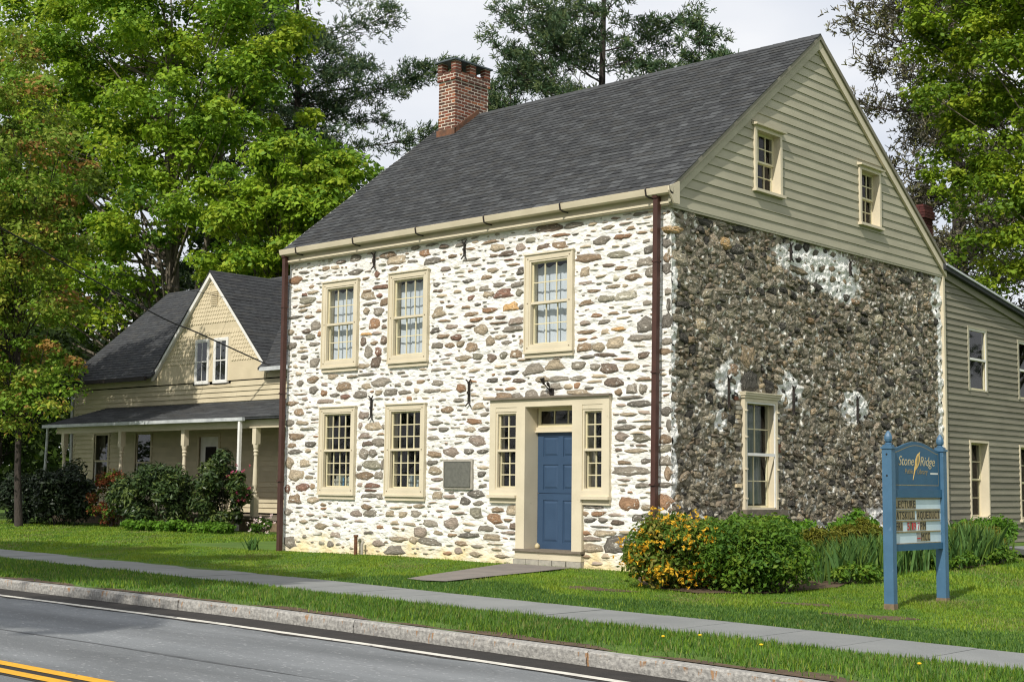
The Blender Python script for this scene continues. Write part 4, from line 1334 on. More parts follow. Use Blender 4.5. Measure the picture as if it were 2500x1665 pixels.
# rake boards on the gable and white drip edge on the far verge
for (ya, za, yb, zb) in ((EAVE_Y, EAVE_Z, RY, RZ), (BACK_Y, BACK_Z, RY, RZ)):
    r = MB()
    r.hexa([(GX + .055, ya, za - .27), (GX + .105, ya, za - .27), (GX + .105, yb, zb - .29), (GX + .055, yb, zb - .29),
            (GX + .055, ya, za - .085), (GX + .105, ya, za - .085), (GX + .105, yb, zb - .085), (GX + .055, yb, zb - .085)])
    r.build('rake_board', M['sage'] if ya < RY else M['trim'], house)
    r = MB()
    r.hexa([(GX + .05, ya, za - .10), (GX + .140, ya, za - .10), (GX + .140, yb, zb - .10), (GX + .05, yb, zb - .10),
            (GX + .05, ya, za - .01), (GX + .140, ya, za - .01), (GX + .140, yb, zb - .01), (GX + .05, yb, zb - .01)])
    r.build('verge_trim', M['sage_shaded'], house)
r = MB()
r.hexa([(RX0 - .025, EAVE_Y, EAVE_Z - .12), (RX0 - .001, EAVE_Y, EAVE_Z - .12), (RX0 - .001, RY, RZ - .12), (RX0 - .025, RY, RZ - .12),
        (RX0 - .025, EAVE_Y, EAVE_Z + .006), (RX0 - .001, EAVE_Y, EAVE_Z + .006), (RX0 - .001, RY, RZ + .006), (RX0 - .025, RY, RZ + .006)])
r.build('drip_edge', M['white_paint'], house)

# eaves: frieze, moulding, gutter with iron brackets, downspouts
fz = MB()
fz.box(XL - .03, XR + .04, -.085, .0, 5.775, 5.90)
fz.build('frieze', M['trim'], house)
md = MB()
md.box(XL - .04, XR + .055, -.125, .0, 5.755, 5.79)
md.box(XL - .04, XR + .06, -.105, .0, 5.735, 5.755)
md.build('frieze_moulding', M['trim'], house)
sf = MB()
sf.box(XL - .03, XR + .10, -.15, .0, 5.90, 5.93)
sf.build('soffit', M['trim'], house)
gt = MB()
for x0, x1 in ((RX0 + .0, RX1 + .03),):
    prof = [(-.155, 6.0), (-.155, 5.885), (-.205, 5.88), (-.245, 5.905), (-.262, 5.965), (-.272, 6.005), (-.262, 6.01), (-.25, 5.97), (-.23, 5.925), (-.165, 5.905)]
    k = len(prof)
    V = [(x0, y, z) for y, z in prof] + [(x1, y, z) for y, z in prof]
    F = [tuple(range(k)), tuple(range(2 * k - 1, k - 1, -1))] + [(i, (i + 1) % k, k + (i + 1) % k, k + i) for i in range(k)]
gutter = link('gutter', np_mesh('gutter', V, F, [M['trim']]), house)
ec = MB(lambda u, n, z: (RX1 + n, u, z))
ec.prism([(-.27, 6.0), (-.27, 5.93), (-.13, 5.74), (.02, 5.74), (.02, 6.12)], 0, .03)
ec.build('eave_return', M['trim'], house)
for x in (-9.26, -7.48, -5.68, -3.90, -2.09, -.25):
    b = MB()
    b.tube([(x, -.15, 6.035), (x, -.255, 6.025), (x, -.282, 5.99), (x, -.262, 5.90), (x + .02, -.21, 5.872), (x + .04, -.10, 5.865)], .014, 6)
    b.build('gutter_bracket', M['black_iron'], gutter)
for x, zb in ((-.105, -.1), (-9.73, -.25)):
    d = MB()
    hw = .045
    x2 = x - (.085 if x > -5 else -.03)
    d.hexa([(x - hw, -.22, 5.85), (x + hw, -.22, 5.85), (x + hw, -.13, 5.85), (x - hw, -.13, 5.85), (x - hw, -.23, 5.90), (x + hw, -.23, 5.90), (x + hw, -.14, 5.90), (x - hw, -.14, 5.90)])
    d.hexa([(x2 - hw, -.17, zb), (x2 + hw, -.17, zb), (x2 + hw, -.08, zb), (x2 - hw, -.08, zb), (x - hw, -.20, 5.87), (x + hw, -.20, 5.87), (x + hw, -.11, 5.87), (x - hw, -.11, 5.87)])
    ds = d.build('downspout', M['brown_metal'], house)
    for q in (1.2, 3.0, 4.8):
        t = (q - zb) / (5.87 - zb)
        xx = x2 + (x - x2) * t
        s = MB()
        s.box(xx - .052, xx + .052, -.205, -.08, q, q + .03)
        s.build('strap', M['brown_metal'], ds)
cb = MB(GABLE)
cb.box(YD - .02, YD + .06, -.03, .06, -.2, 5.95)
cbo = cb.build('corner_board', M['trim'], house)

# ------------------------------------------------------------------ chimneys
def chimney():
    cx0, cx1, cy0, cy1 = -9.33, -8.80, 3.86, 4.96
    zb, zn, zt = 8.95, 10.42, 10.60
    core = MB()
    g_ = .003
    core.box(cx0 + g_, cx1 - g_, cy0 + g_, cy1 - g_, zb, zn)
    core.box(cx0 - .03 + g_, cx1 + .03 - g_, cy0 - .03 + g_, cy1 + .03 - g_, zn, zt)
    co = core.build('chimney', M['brick_mortar'], house)
    bl, bh, jt = .215, .074, .021
    bricks = []
    def course(z, grow, off):
        x0, x1, y0, y1 = cx0 - grow, cx1 + grow, cy0 - grow, cy1 + grow
        for ax, lo, hi, pos in ((0, x0, x1, y0), (1, y0, y1, x1)):
            u = lo + (0 if not off else -bl / 2)
            while u < hi - .02:
                a, b_ = max(u, lo), min(u + bl - jt, hi)
                if b_ - a > .03:
                    m = M['brick%d' % random.choice([0, 1, 1, 2, 2, 2, 3, 4])]
                    b = MB()
                    o = random.uniform(0, .004)
                    if ax == 0:
                        b.box(a, b_, pos - o, pos + .05, z, z + bh - jt)
                    else:
                        b.box(pos - .05, pos + o, a, b_, z, z + bh - jt)
                    b.build('brick', m, co)
                u += bl
    z, k = 9.0, 0
    while z < zn - .03:
        course(z, 0.0, k % 2)
        z += bh
        k += 1
    for q in range(3):
        course(zn + q * bh, .03, q % 2)
    zt = zn + 3 * bh
    ph = .20
    sx, sy_ = .15, .19
    X = (cx0 - .03, cx1 + .03 - sx)
    Y = (cy0 - .03, (cy0 + cy1) / 2 - sy_ / 2, cy1 + .03 - sy_)
    for x in X:
        for y in Y:
            for q in range(3):
                b = MB()
                b.box(x, x + sx, y, y + sy_, zt + q * bh, zt + (q + 1) * bh - jt)
                b.build('brick', M['brick%d' % random.choice([0, 1, 1, 4])], co)
            b = MB()
            b.box(x + .01, x + sx - .01, y + .01, y + sy_ - .01, zt - .01, zt + 3 * bh)
            b.build('mortar_core', M['brick_mortar'], co)
    c = MB()
    zc = zt + 3 * bh
    c.box(cx0 - .08, cx1 + .07, cy0 - .09, cy1 + .08, zc, zc + .035)
    c.build('chimney_cap', M['slate_cap'], co)
    # flashing
    f = MB()
    ry = lambda y: EAVE_Z + (RZ - EAVE_Z) * (y - EAVE_Y) / (RY - EAVE_Y)
    f.box(cx0 - .03, cx1 + .03, cy0 - .035, cy0 - .003, ry(cy0) - .15, ry(cy0) + .13)
    f.hexa([(cx1 + .006, cy0 - .03, ry(cy0) - .1), (cx1 + .03, cy0 - .03, ry(cy0) - .1), (cx1 + .03, RY, RZ - .1), (cx1 + .006, RY, RZ - .1),
            (cx1 + .006, cy0 - .03, ry(cy0) + .13), (cx1 + .03, cy0 - .03, ry(cy0) + .13), (cx1 + .03, RY, RZ + .13), (cx1 + .006, RY, RZ + .13)])
    f.build('flashing', M['flash'], co)
chimney()

# ------------------------------------------------------------------ rear addition (lean-to behind the stone house)
add_ = thing('rear_addition', 'sage clapboard lean-to addition at the back of the stone house', 'building', (-4, 14, 0))
AY1 = 17.5
top_at = lambda y: 5.93 - .153 * (y - 9.75)
ro_open = [(11.02, 12.00, 3.36, 4.78), (13.70, 14.68, 3.30, 4.70), (11.00, 11.98, .58, 2.27), (13.66, 14.64, .51, 2.24)]
rows = []
z = -.12
while z < 5.9:
    rows.append((z, z + .135))
    z += .135
def add_lim(z):
    y = 9.75 + (5.93 - .16 - z) / .153
    return YD + .06, max(YD + .061, min(AY1, y))
aw = MB()
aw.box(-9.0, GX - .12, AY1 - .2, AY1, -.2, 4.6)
awall = aw.build('wall', M['sage_shaded'], add_)
clapboards(GABLE, rows, add_lim, ro_open, M['sage_shaded'], awall, n0=-.02, tb=.036, tt=.006, joints=.35)
ar = MB()
ar.hexa([(-9.6, 9.7, 5.86), (GX + .16, 9.7, 5.86), (GX + .16, AY1 + .3, top_at(AY1 + .3) - .07), (-9.6, AY1 + .3, top_at(AY1 + .3) - .07),
         (-9.6, 9.7, 5.98), (GX + .16, 9.7, 5.98), (GX + .16, AY1 + .3, top_at(AY1 + .3) + .05), (-9.6, AY1 + .3, top_at(AY1 + .3) + .05)])
ar.build('roof', M['shin0'], add_)
af = MB()
af.hexa([(GX, 9.83, 5.70), (GX + .055, 9.83, 5.70), (GX + .055, AY1, top_at(AY1) - .24), (GX, AY1, top_at(AY1) - .24),
         (GX, 9.83, 5.85), (GX + .055, 9.83, 5.85), (GX + .055, AY1, top_at(AY1) - .075), (GX, AY1, top_at(AY1) - .075)])
af.build('rake_board', M['sage_shaded'], add_)
af = MB()
af.hexa([(GX + .06, 9.72, 5.945), (GX + .185, 9.72, 5.945), (GX + .185, AY1, top_at(AY1) + .015), (GX + .06, AY1, top_at(AY1) + .015),
         (GX + .06, 9.72, 5.99), (GX + .185, 9.72, 5.99), (GX + .185, AY1, top_at(AY1) + .06), (GX + .06, AY1, top_at(AY1) + .06)])
af.build('drip_edge', M['grey_gutter'], add_)
for i, o in enumerate(ro_open):
    if i < 2:
        w_ = deep_window(GABLE, add_, o[0], o[1], o[2], o[3], .07, 1, 1, n0=-.01, cs=.055, mtrim='sage', top=None, glass='glass_old', storm=True)
    else:
        w_ = deep_window(GABLE, add_, o[0], o[1], o[2], o[3], .24, 2, 2, n0=-.01, cs=.05, top=None, glass='glass', sillm='trim')
rl = MB()
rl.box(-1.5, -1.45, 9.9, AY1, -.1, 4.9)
rl.build('dark_lining', M['dark_room'], add_)  # near-black sheet, darkens the view through the addition's windows
# dark chimney further back
ch2 = thing('brick_chimney', 'dark red brick chimney stack rising behind the right roof slope', 'chimney', (-2.9, 14.6, 4.5))
CX, CY, CZ = -2.78, 14.55, 8.30
c = MB()
c.box(CX - .28, CX + .28, CY - .24, CY + .24, 4.9, CZ - .05)
core2 = c.build('stack', M['brick_dark'], ch2)
z, k = 6.6, 0
while z < CZ:
    gr = .0 if z < CZ - .36 else (.045 if z < CZ - .09 else .02)
    for ax, lo, hi, pos in ((0, CX - .28 - gr, CX + .28 + gr, CY - .24 - gr), (1, CY - .24 - gr, CY + .24 + gr, CX + .28 + gr)):
        u = lo - (.1 if k % 2 else 0)
        while u < hi - .02:
            a, b_ = max(u, lo), min(u + .19, hi)
            if b_ - a > .03:
                b = MB()
                if ax == 0:
                    b.box(a, b_, pos - .012, pos + .06, z, z + .06)
                else:
                    b.box(pos - .06, pos + .012, a, b_, z, z + .06)
                b.build('brick', M['brick_dark'], core2)
            u += .2
    z += .07
    k += 1

# ------------------------------------------------------------------ cream farmhouse on the left
LY = 8.5
LF = lambda u, n, z: (u, LY - n, z)
lh = thing('cream_farmhouse', 'cream clapboard farmhouse with front gable and long shaded porch', 'house', (-25, 11, -.1))
lx0, lx1 = -32.7, -16.5
GP, GB, GL, GR = (-24.45, 7.87), 4.76, -27.50, -21.42
lopen = [(-31.25, -30.35, .9, 2.82), (-28.6, -27.7, .8, 2.80), (-24.9, -23.85, .3, 2.62)]
rows = []
z = .25
while z < 4.35:
    rows.append((z, z + .158))
    z += .158
lwm = MB()
lwm.box(lx0, lx0 + .2, LY + .1, 16.4, -.2, 4.75)
lw = lwm.build('wall', M['cream_clap'], lh)
clapboards(LF, rows, lambda z: (lx0, lx1), lopen + [(-25.42, -23.33, 4.25, 5.0)], M['cream_clap'], lw, tb=.042, tt=.006, joints=.8)
# left gable wall end
ge = MB(lambda u, n, z: (lx0 - n, u, z))
ge.prism([(LY, -.1), (16.5, -.1), (16.5, 4.72), (12.5, 8.35), (LY, 4.72)], -.02, 0)
ge.build('side_wall', M['cream_clap'], lh)
up_ = MB(LF)
up_.box(lx0, lx1, -.02, .02, 4.41, 4.75)
up_.build('upper_wall', M['cream_clap'], lh)
lb = MB(LF)
lb.box(-25.42, -23.33, -.02, .04, 4.24, 4.30)
lb.build('window_apron', M['cream_scale'], lh)
for u0, u1 in ((lx0 - .03, lx0 + .09),):
    b = MB(LF)
    b.box(u0, u1, -.02, .04, -.1, 4.7)
    b.build('corner_board', M['trim'], lh)
# front gable face with fish-scale shingles
gf = MB(LF)
gf.prism([(GL + .05, 4.40), (GR - .05, 4.40), (GR - .05, GB), (GP[0], GP[1] - .05), (GL + .05, GB)], .0, .045)
gfo = gf.build('gable_face', M['cream_scale'], lh)
V, F = [], []
z = 5.02
k = 0
while z < 7.7:
    a = GL + (GP[0] - GL) * (z - GB) / (GP[1] - GB) + .12
    b_ = GR + (GP[0] - GR) * (z - GB) / (GP[1] - GB) - .12
    u = a + (.065 if k % 2 else 0)
    plain = 5.95 < z < 6.2
    while u < b_ - .13 and not plain:
        if not (-25.3 < u + .06 < -23.3 and z < 5.86) and not (-24.52 < u + .06 < -24.05 and 6.85 < z < 7.5):
            h, w_ = .17, .125
            n0, n1 = .063, .048
            pts = [(u, n1, z + h), (u, n0, z + .045), (u + .022, n0 + .004, z + .012), (u + w_ / 2, n0 + .005, z), (u + w_ - .022, n0 + .004, z + .012), (u + w_, n0, z + .045), (u + w_, n1, z + h)]
            q = len(V)
            V += [LF(*p) for p in pts] + [LF(p[0], .044, p[2]) for p in pts]
            F.append(tuple(range(q, q + 7)))
            F += [(q + i, q + i + 7, q + i + 8, q + i + 1) for i in range(6)]
        u += .132
    z += .128
    k += 1
o = link('scalloped_shingles', np_mesh('scalloped_shingles', V, F, [M['cream_scale']]), gfo)
o['kind'] = 'stuff'
for (ua, za, ub, zb) in ((GL - .12, GB - .08, GP[0], GP[1] + .10), (GR + .12, GB - .08, GP[0], GP[1] + .10)):
    b = MB(LF)
    b.hexa([(ua, .045, za - .13), (ub, .045, zb - .16), (ub, .16, zb - .16), (ua, .16, za - .13), (ua, .045, za), (ub, .045, zb), (ub, .16, zb), (ua, .16, za)])
    b.build('rake_board', M['white_paint'], lh)
vt = MB(LF)
vt.box(-24.48, -24.10, .05, .058, 6.86, 7.38)
vo = vt.build('louvre_vent', M['cream_scale'], lh)
for i in range(8):
    s = MB(LF)
    zz = 6.87 + i * .064
    s.hexa([(-24.47, .058, zz + .02), (-24.11, .058, zz + .02), (-24.11, .085, zz), (-24.47, .085, zz), (-24.47, .058, zz + .045), (-24.11, .058, zz + .045), (-24.11, .085, zz + .03), (-24.47, .085, zz + .03)])
    s.build('slat', M['cream_scale'], vo)
# pair of windows under the gable
for u0, u1 in ((-25.24, -24.48), (-24.22, -23.46)):
    b = MB(LF)
    z0, z1, q = 4.33, 5.80, .075
    b.box(u0, u0 + q, .0, .085, z0, z1)
    b.box(u1 - q, u1, .0, .085, z0, z1)
    b.box(u0 + q, u1 - q, .0, .085, z1 - q, z1)
    b.box(u0 + q, u1 - q, .0, .095, z0, z0 + q)
    w_ = b.build('window', M['white_paint'], lh)
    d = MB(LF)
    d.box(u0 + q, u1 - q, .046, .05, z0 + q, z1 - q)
    d.build('dark_interior', M['dark_room'], w_)  # near-black sheet in place of an unlit room
    zm = (z0 + z1) / 2
    sash(LF, u0 + q, u1 - q, zm - .02, z1 - q, .058, 2, 1, w_, m='white_paint', st=.035, bar=.02, glass='glass_old', th=.02)
    sash(LF, u0 + q, u1 - q, z0 + q, zm + .02, .052, 2, 1, w_, m='white_paint', st=.035, bar=.02, glass='glass_old', th=.02)
# porch windows and door
for i, o in enumerate(lopen):
    b = MB(LF)
    q = .10
    b.box(o[0] - q, o[0], -.02, .05, o[2], o[3] + .1)
    b.box(o[1], o[1] + q, -.02, .05, o[2], o[3] + .1)
    b.box(o[0], o[1], -.02, .05, o[3], o[3] + .1)
    w_ = b.build('window' if i < 2 else 'door', M['cream_clap'], lh)
    if i < 2:
        zm = (o[2] + o[3]) / 2
        sash(LF, o[0], o[1], zm - .02, o[3], -.02, 1, 1, w_, m='cream_clap', st=.05, glass='glass_old')
        sash(LF, o[0], o[1], o[2], zm + .02, -.05, 1, 1, w_, m='white_paint', st=.05, glass='glass_old')
    else:
        d = MB(LF)
        d.box(o[0], o[1], -.06, -.03, o[2], o[3])
        d.build('door_leaf', M['white_paint'], w_)
        d = MB(LF)
        d.box(o[0] + .28, o[1] - .2, -.03, -.02, 1.35, 2.3)
        d.build('door_glass', M['dark_room'], w_)  # near-black panel stands in for the dark behind the glass
lr = MB()
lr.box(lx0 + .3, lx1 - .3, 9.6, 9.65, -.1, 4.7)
lr.build('dark_lining', M['dark_room'], lh)  # near-black sheet that keeps the farmhouse interior dark
# main roof, gable end to the left
LEY, LEZ, LRY, LRZ = 8.15, 4.70, 12.5, 8.46
lroof = MB()
ex0, ex1 = lx0 - .35, lx1
MIDY = LY + .06
MIDZ = LEZ + (LRZ - LEZ) * (MIDY - LEY) / (LRY - LEY)
for (xa, xb, ya, za, yb, zb) in ((ex0, GL + .1, LEY, LEZ, LRY, LRZ), (GL + .1, GR - .1, MIDY, MIDZ, LRY, LRZ), (GR - .1, ex1, LEY, LEZ, LRY, LRZ), (ex0, ex1, 16.9, LEZ, LRY + .001, LRZ)):
    lroof.hexa([(xa, ya, za - .08), (xb, ya, za - .08), (xb, yb, zb - .08), (xa, yb, zb - .08), (xa, ya, za), (xb, ya, za), (xb, yb, zb), (xa, yb, zb)])
lro = lroof.build('roof', M['shin2'], lh)
ll = math.hypot(LRY - LEY, LRZ - LEZ)
ly_, lz_ = (LRY - LEY) / ll, (LRZ - LEZ) / ll
shingles(ex0, ex1, .16, ll, lambda x, s, n: (x, LEY + s * ly_ - n * lz_, LEZ + s * lz_ + n * ly_), lro, skip=lambda a, b_, s: b_ > GL + .1 and a < GR - .1 and s < (MIDY - LEY) / ly_, w_rng=(.25, .5), nparts=0, mats=('shin0', 'shin2', 'shin2', 'shin0', 'shin4'))
# cross gable roof
cg = MB()
yb_ = 13.0
for ua, ub in ((GL - .14, GP[0]), (GR + .14, GP[0])):
    cg.hexa([(ua, LY - .17, GB - .08), (ub, LY - .17, GP[1] + .10), (ub, yb_, GP[1] + .10), (ua, yb_, GB - .08),
             (ua, LY - .17, GB - .01), (ub, LY - .17, GP[1] + .17), (ub, yb_, GP[1] + .17), (ua, yb_, GB - .01)])
cgo = cg.build('gable_roof', M['shin2'], lh)
gl2 = math.hypot(GP[0] - GR - .14, GP[1] + .18 - GB)
dx, dz = (GP[0] - GR - .14) / gl2, (GP[1] + .18 - GB) / gl2
shingles(LY - .18, yb_, .16, gl2, lambda x, s, n: (GR + .14 + s * dx - n * -dz, x, GB - .01 + s * dz + n * -dx), cgo, w_rng=(.25, .5), nparts=0, mats=('shin0', 'shin2', 'shin2', 'shin0', 'shin4'))
eg = MB()
eg.box(ex0, GL - .1, LEY - .09, LEY, LEZ - .14, LEZ - .01)
eg.build('gutter', M['black_iron'], lh)
eg = MB()
eg.box(GR + .05, lx1, LEY - .06, LEY + .02, LEZ - .12, LEZ + .0)
eg.build('gutter', M['grey_gutter'], lh)
# porch
PY = 6.5
px0, px1 = -30.15, -16.6
pr = MB()
pr.hexa([(px0 - .45, PY - .30, 2.98), (px1, PY - .30, 2.98), (px1, LY, 3.62), (px0 - .45, LY, 3.56),
         (px0 - .45, PY - .30, 3.04), (px1, PY - .30, 3.04), (px1, LY, 3.70), (px0 - .45, LY, 3.64)])
pro = pr.build('porch_roof', M['shin0'], lh)
pl_ = math.hypot(LY - PY + .3, .66)
shingles(px0 - .45, px1, .18, pl_, lambda x, s, n: (x, PY - .30 + s * (LY - PY + .3) / pl_, 3.045 + s * .66 / pl_ + n), pro, w_rng=(.4, .9), nparts=0, mats=('shin0', 'shin1', 'shin0', 'shin3', 'shin4'))
pg = MB()
pg.box(px0 - .5, -19.45, PY - .42, PY - .31, 2.93, 3.03)
pg.build('porch_gutter', M['grey_gutter'], lh)
pb = MB()
pb.box(px0 - .1, px1, PY - .08, PY + .08, 2.77, 2.97)
pb.box(px0 - .1, px1, PY - .10, PY + .10, 2.735, 2.77)
pb.build('porch_beam', M['trim'], lh)
pc = MB()
pc.box(px0 - .1, px1, PY + .1, LY - .05, 2.88, 2.92)
pc.build('porch_ceiling', M['grey_wood'], lh)  # ceiling colour darkened to deepen the porch shade
pf = MB()
x = px0 - .2
pf.box(px0 - .2, px1, PY - .15, LY - .03, .12, .20)
pfo = pf.build('porch_floor', M['grey_wood'], lh)  # floor colour likewise kept dark for the porch shade
sk = MB()
sk.box(px0 - .15, px1, PY - .08, PY - .04, -.2, .12)
sk.build('porch_skirt', M['bare_wood'], lh)
for x in (-29.84, -26.34, -22.84, -19.30):
    s = MB()
    s.box(x - .085, x + .085, PY - .085, PY + .085, 2.27, 2.735)
    s.lathe((x, PY, .2), [(.55, .085), (.62, .088), (.66, .06), (.70, .075), (.74, .05), (.9, .072), (1.3, .066), (1.72, .05), (1.78, .07), (1.82, .055), (1.87, .082), (1.91, .062), (1.97, .08), (2.07, .095)], 12)
    s.box(x - .085, x + .085, PY - .085, PY + .085, .2, .76)
    s.build('porch_post', M['trim'], lh)
d = MB()
d.box(-19.66, -19.57, PY - .40, PY - .31, -.2, 2.93)
d.build('downspout', M['white_paint'], lh)
d = MB()
d.tube([(px0 - .33, PY - .30, 2.95), (px0 - .36, PY - .28, 2.6), (px0 - .62, PY - .2, .6)], .045, 8)
d.build('downspout', M['grey_gutter'], lh)
d = MB()
d.tube([(lx0 - .06, LY - .1, 4.55), (lx0 - .04, LY - .1, 3.4), (lx0 + .02, LY - .08, .2)], .05, 8)
d.build('downspout', M['grey_gutter'], lh)

# ------------------------------------------------------------------ service cables
def cable(name, pts, r, label):
    P_ = [Vector(p) for p in pts]
    out = []
    for a, b_, c_, d_ in zip([P_[0]] + P_[:-2], P_[:-1], P_[1:], P_[2:] + [P_[-1]]):
        for t in np.linspace(0, 1, 8, endpoint=False):
            out.append(.5 * (2 * b_ + (c_ - a) * t + (2 * a - 5 * b_ + 4 * c_ - d_) * t * t + (3 * b_ - a - 3 * c_ + d_) * t ** 3))
    out.append(P_[-1])
    m = MB()
    m.tube([tuple(p) for p in out], r, 5)
    props(m.build(name, M['wire']), label, 'cable')
cable('service_cable', [(-20.5, 8.15, 4.62), (-21.18, 8.0, 4.86), (-21.9, 6.2, 5.62), (-22.25, 5.0, 6.06), (-22.7, 2.2, 7.28), (-22.9, 0.4, 8.05), (-23.5, -6, 10.4)], .022, 'thick black cable sagging down to the right eave of the farmhouse')
cable('telephone_cable', [(-22.6, 8.6, 6.9), (-23.26, 8.2, 7.007), (-24.1, 4.2, 7.53), (-24.9, 0, 8.3), (-26, -6, 9.6)], .008, 'thin dark cable crossing the top of the farmhouse gable')

# ------------------------------------------------------------------ library sign, panel facing along the road
SX = 5.347
SP = lambda u, n, z: (SX + n, u, z)
sign = thing('library_sign', 'blue wooden sign with arched panel and letter board on two posts', 'sign', (SX, -2.1, -.25))
FIN = [(0, .03), (.018, .045), (.03, .045), (.04, .026), (.055, .042), (.085, .050), (.115, .047), (.15, .032), (.175, .016), (.185, 0)]
for y0, y1 in ((-2.825, -2.730), (-1.440, -1.345)):
    b = MB(SP)
    b.box(y0, y1, -.125, .0, -.30, 1.665)
    po = b.build('post', M['sign_blue'], sign)
    b = MB(SP)
    b.box(y0 - .004, y1 + .004, -.129, .004, -.30, -.17)
    b.build('post_foot', M['bare_wood'], po)
    b = MB(SP)
    b.box(y0 - .012, y1 + .012, -.137, .012, 1.665, 1.69)
    b.box(y0 + .006, y1 - .006, -.119, -.006, 1.69, 1.715)
    b.build('post_cap', M['sign_blue'], po)
    b = MB(SP)
    b.lathe((SX - .0625, (y0 + y1) / 2, 1.70), FIN, 8)
    b.build('finial', M['sign_blue'], po)
    if y0 < -2:
        for zz in (1.60, 1.345):
            b = MB()
            b.tube([(SX - .0625, y0 - .004, zz), (SX - .0625, y0 + .01, zz)], .012, 8)
            b.build('bolt_hole', M['letter_black'], po)
u0, u1 = -2.730, -1.440
um = (u0 + u1) / 2
arch = [(u0, 1.185), (u1, 1.185)]
N = 24
for i in range(N + 1):
    t = i / N
    u = u1 + (u0 - u1) * t
    s = math.cos((t - .5) * 2 * math.pi) * .5 + .5
    arch.append((u, 1.665 + .105 * s ** .8))
b = MB(SP)
b.prism(arch, -.075, -.045)
pan = b.build('arched_panel', M['sign_panel'], sign)
# thin dull-gold border line
brd = MB(SP)
def seg(p, q, wd=.009, n=-.0445):
    d_ = Vector((q[0] - p[0], 0, q[1] - p[1]))
    nrm = Vector((-d_.z, 0, d_.x)).normalized() * wd / 2
    brd.poly([(p[0] + nrm.x, n, p[1] + nrm.z), (q[0] + nrm.x, n, q[1] + nrm.z), (q[0] - nrm.x, n, q[1] - nrm.z), (p[0] - nrm.x, n, p[1] - nrm.z)])
ins = [(u, z - .045) for u, z in arch[2:] if u0 + .06 < u < u1 - .06]
pts = [(u0 + .055, 1.235), (u1 - .055, 1.235), (u1 - .055, ins[0][1])] + ins + [(u0 + .055, ins[-1][1]), (u0 + .055, 1.235)]
for p, q in zip(pts[:-1], pts[1:]):
    seg(p, q)
brd.build('border_line', M['gold_dull'], pan)
b = MB(SP)
b.box(u0, u1, -.10, -.025, 1.085, 1.1845)
b.build('rail', M['sign_panel'], sign)
b = MB(SP)
b.box(u0, u1, -.10, -.025, .445, .525)
b.build('rail', M['sign_panel'], sign)
b = MB(SP)
b.box(u0, u1, -.08, -.05, .525, 1.085)
brdo = b.build('message_board', M['board_white'], sign)
for zz in (1.072, .935, .800, .668, .527):
    b = MB(SP)
    b.box(u0, u1 - .03, -.05, -.038, zz - .008, zz + .008)
    b.build('letter_rail', M['gold_dull'], brdo)

dg = bpy.context.evaluated_depsgraph_get()
def text(s, u, z, h, m, parent, name, n=-.047, width=None, shear=0.0, spacing=1.0, ext=.0015):
    cu = bpy.data.curves.new('lettering', 'FONT')
    cu.body = s
    cu.size = 1.0
    cu.shear = shear
    cu.space_character = spacing
    cu.extrude = 0.02
    cu.resolution_u = 3
    o = bpy.data.objects.new('lettering', cu)
    col.objects.link(o)
    bpy.context.view_layer.update()
    me = bpy.data.meshes.new_from_object(o.evaluated_get(bpy.context.evaluated_depsgraph_get()))
    bpy.data.objects.remove(o)
    co = np.array([v.co[:] for v in me.vertices])
    lo, hi = co.min(0), co.max(0)
    sx_ = (width / (hi[0] - lo[0])) if width else h / .7
    for v in me.vertices:
        x, y, q = v.co
        v.co = SP(u + (x - lo[0]) * sx_, n + (q + .02) * ext / .04, z + y * h / .7)
    me.materials.clear()
    me.materials.append(M[m])
    return link(name, me, parent)
text('Stone', u0 + .17, 1.475, .115, 'cream_letter', pan, 'lettering', n=-.0435, width=.40, shear=.25)
text('Ridge', u0 + .74, 1.475, .115, 'cream_letter', pan, 'lettering', n=-.0435, width=.40, shear=.25)
text('Public', u0 + .33, 1.375, .062, 'gold_dull', pan, 'lettering', n=-.0435, width=.22, shear=.2)
text('Library', u0 + .66, 1.375, .062, 'gold_dull', pan, 'lettering', n=-.0435, width=.28, shear=.2)
b = MB(SP)   # white web line under the lettering
b.poly([(u1 - .28, -.0438, 1.372), (u1 - .07, -.0438, 1.372), (u1 - .07, -.0438, 1.392), (u1 - .28, -.0438, 1.392)])
b.build('address_line', M['white_paint'], pan)
bird = [(.54, 1.30), (.565, 1.37), (.585, 1.44), (.60, 1.475), (.605, 1.52), (.625, 1.56), (.655, 1.60), (.69, 1.625), (.715, 1.632), (.74, 1.645), (.728, 1.625), (.722, 1.605), (.735, 1.57), (.725, 1.53), (.70, 1.49), (.665, 1.455), (.625, 1.43), (.60, 1.41), (.575, 1.36)]
b = MB(SP)
b.prism([(u0 + a, q) for a, q in bird], -.045, -.041)
b.build('bird_emblem', M['gold'], pan)
b = MB(SP)
b.prism([(u0 + a, q) for a, q in ((.64, 1.54), (.66, 1.58), (.69, 1.60), (.70, 1.56), (.68, 1.51), (.65, 1.48))], -.041, -.039)
b.build('bird_wing', M['gold_dull'], pan)
rowz = (.952, .818, .686, .552)
LH = .098
def tiles(row, u, s, tm, lm, pitch):
    """letters of one run, each on its own tile"""
    for ch in s:
        wd = pitch * (.62 if ch in 'I1/' else 1.25 if ch in 'MQ' else 1.0)
        if ch != ' ':
            t = MB(SP)
            t.box(u, u + wd - .002, -.05, -.046, rowz[row] - .002, rowz[row] + LH + .006)
            to = t.build('letter_tile', M[tm], brdo)
            text(ch, u + wd * .10, rowz[row] + .006, LH * .93, lm, to, 'letter', n=-.0455, width=wd * (.3 if ch in 'I' else .76))
        u += wd
    return u
tiles(0, u0 + .062, 'LECTURE', 'tile_olive', 'letter_black', .078)
e = tiles(1, u0 + .015, 'CATSKILL', 'tile_olive', 'letter_black', .074)
tiles(1, e + .05, 'AQUEDUCT', 'tile_olive', 'letter_black', .076)
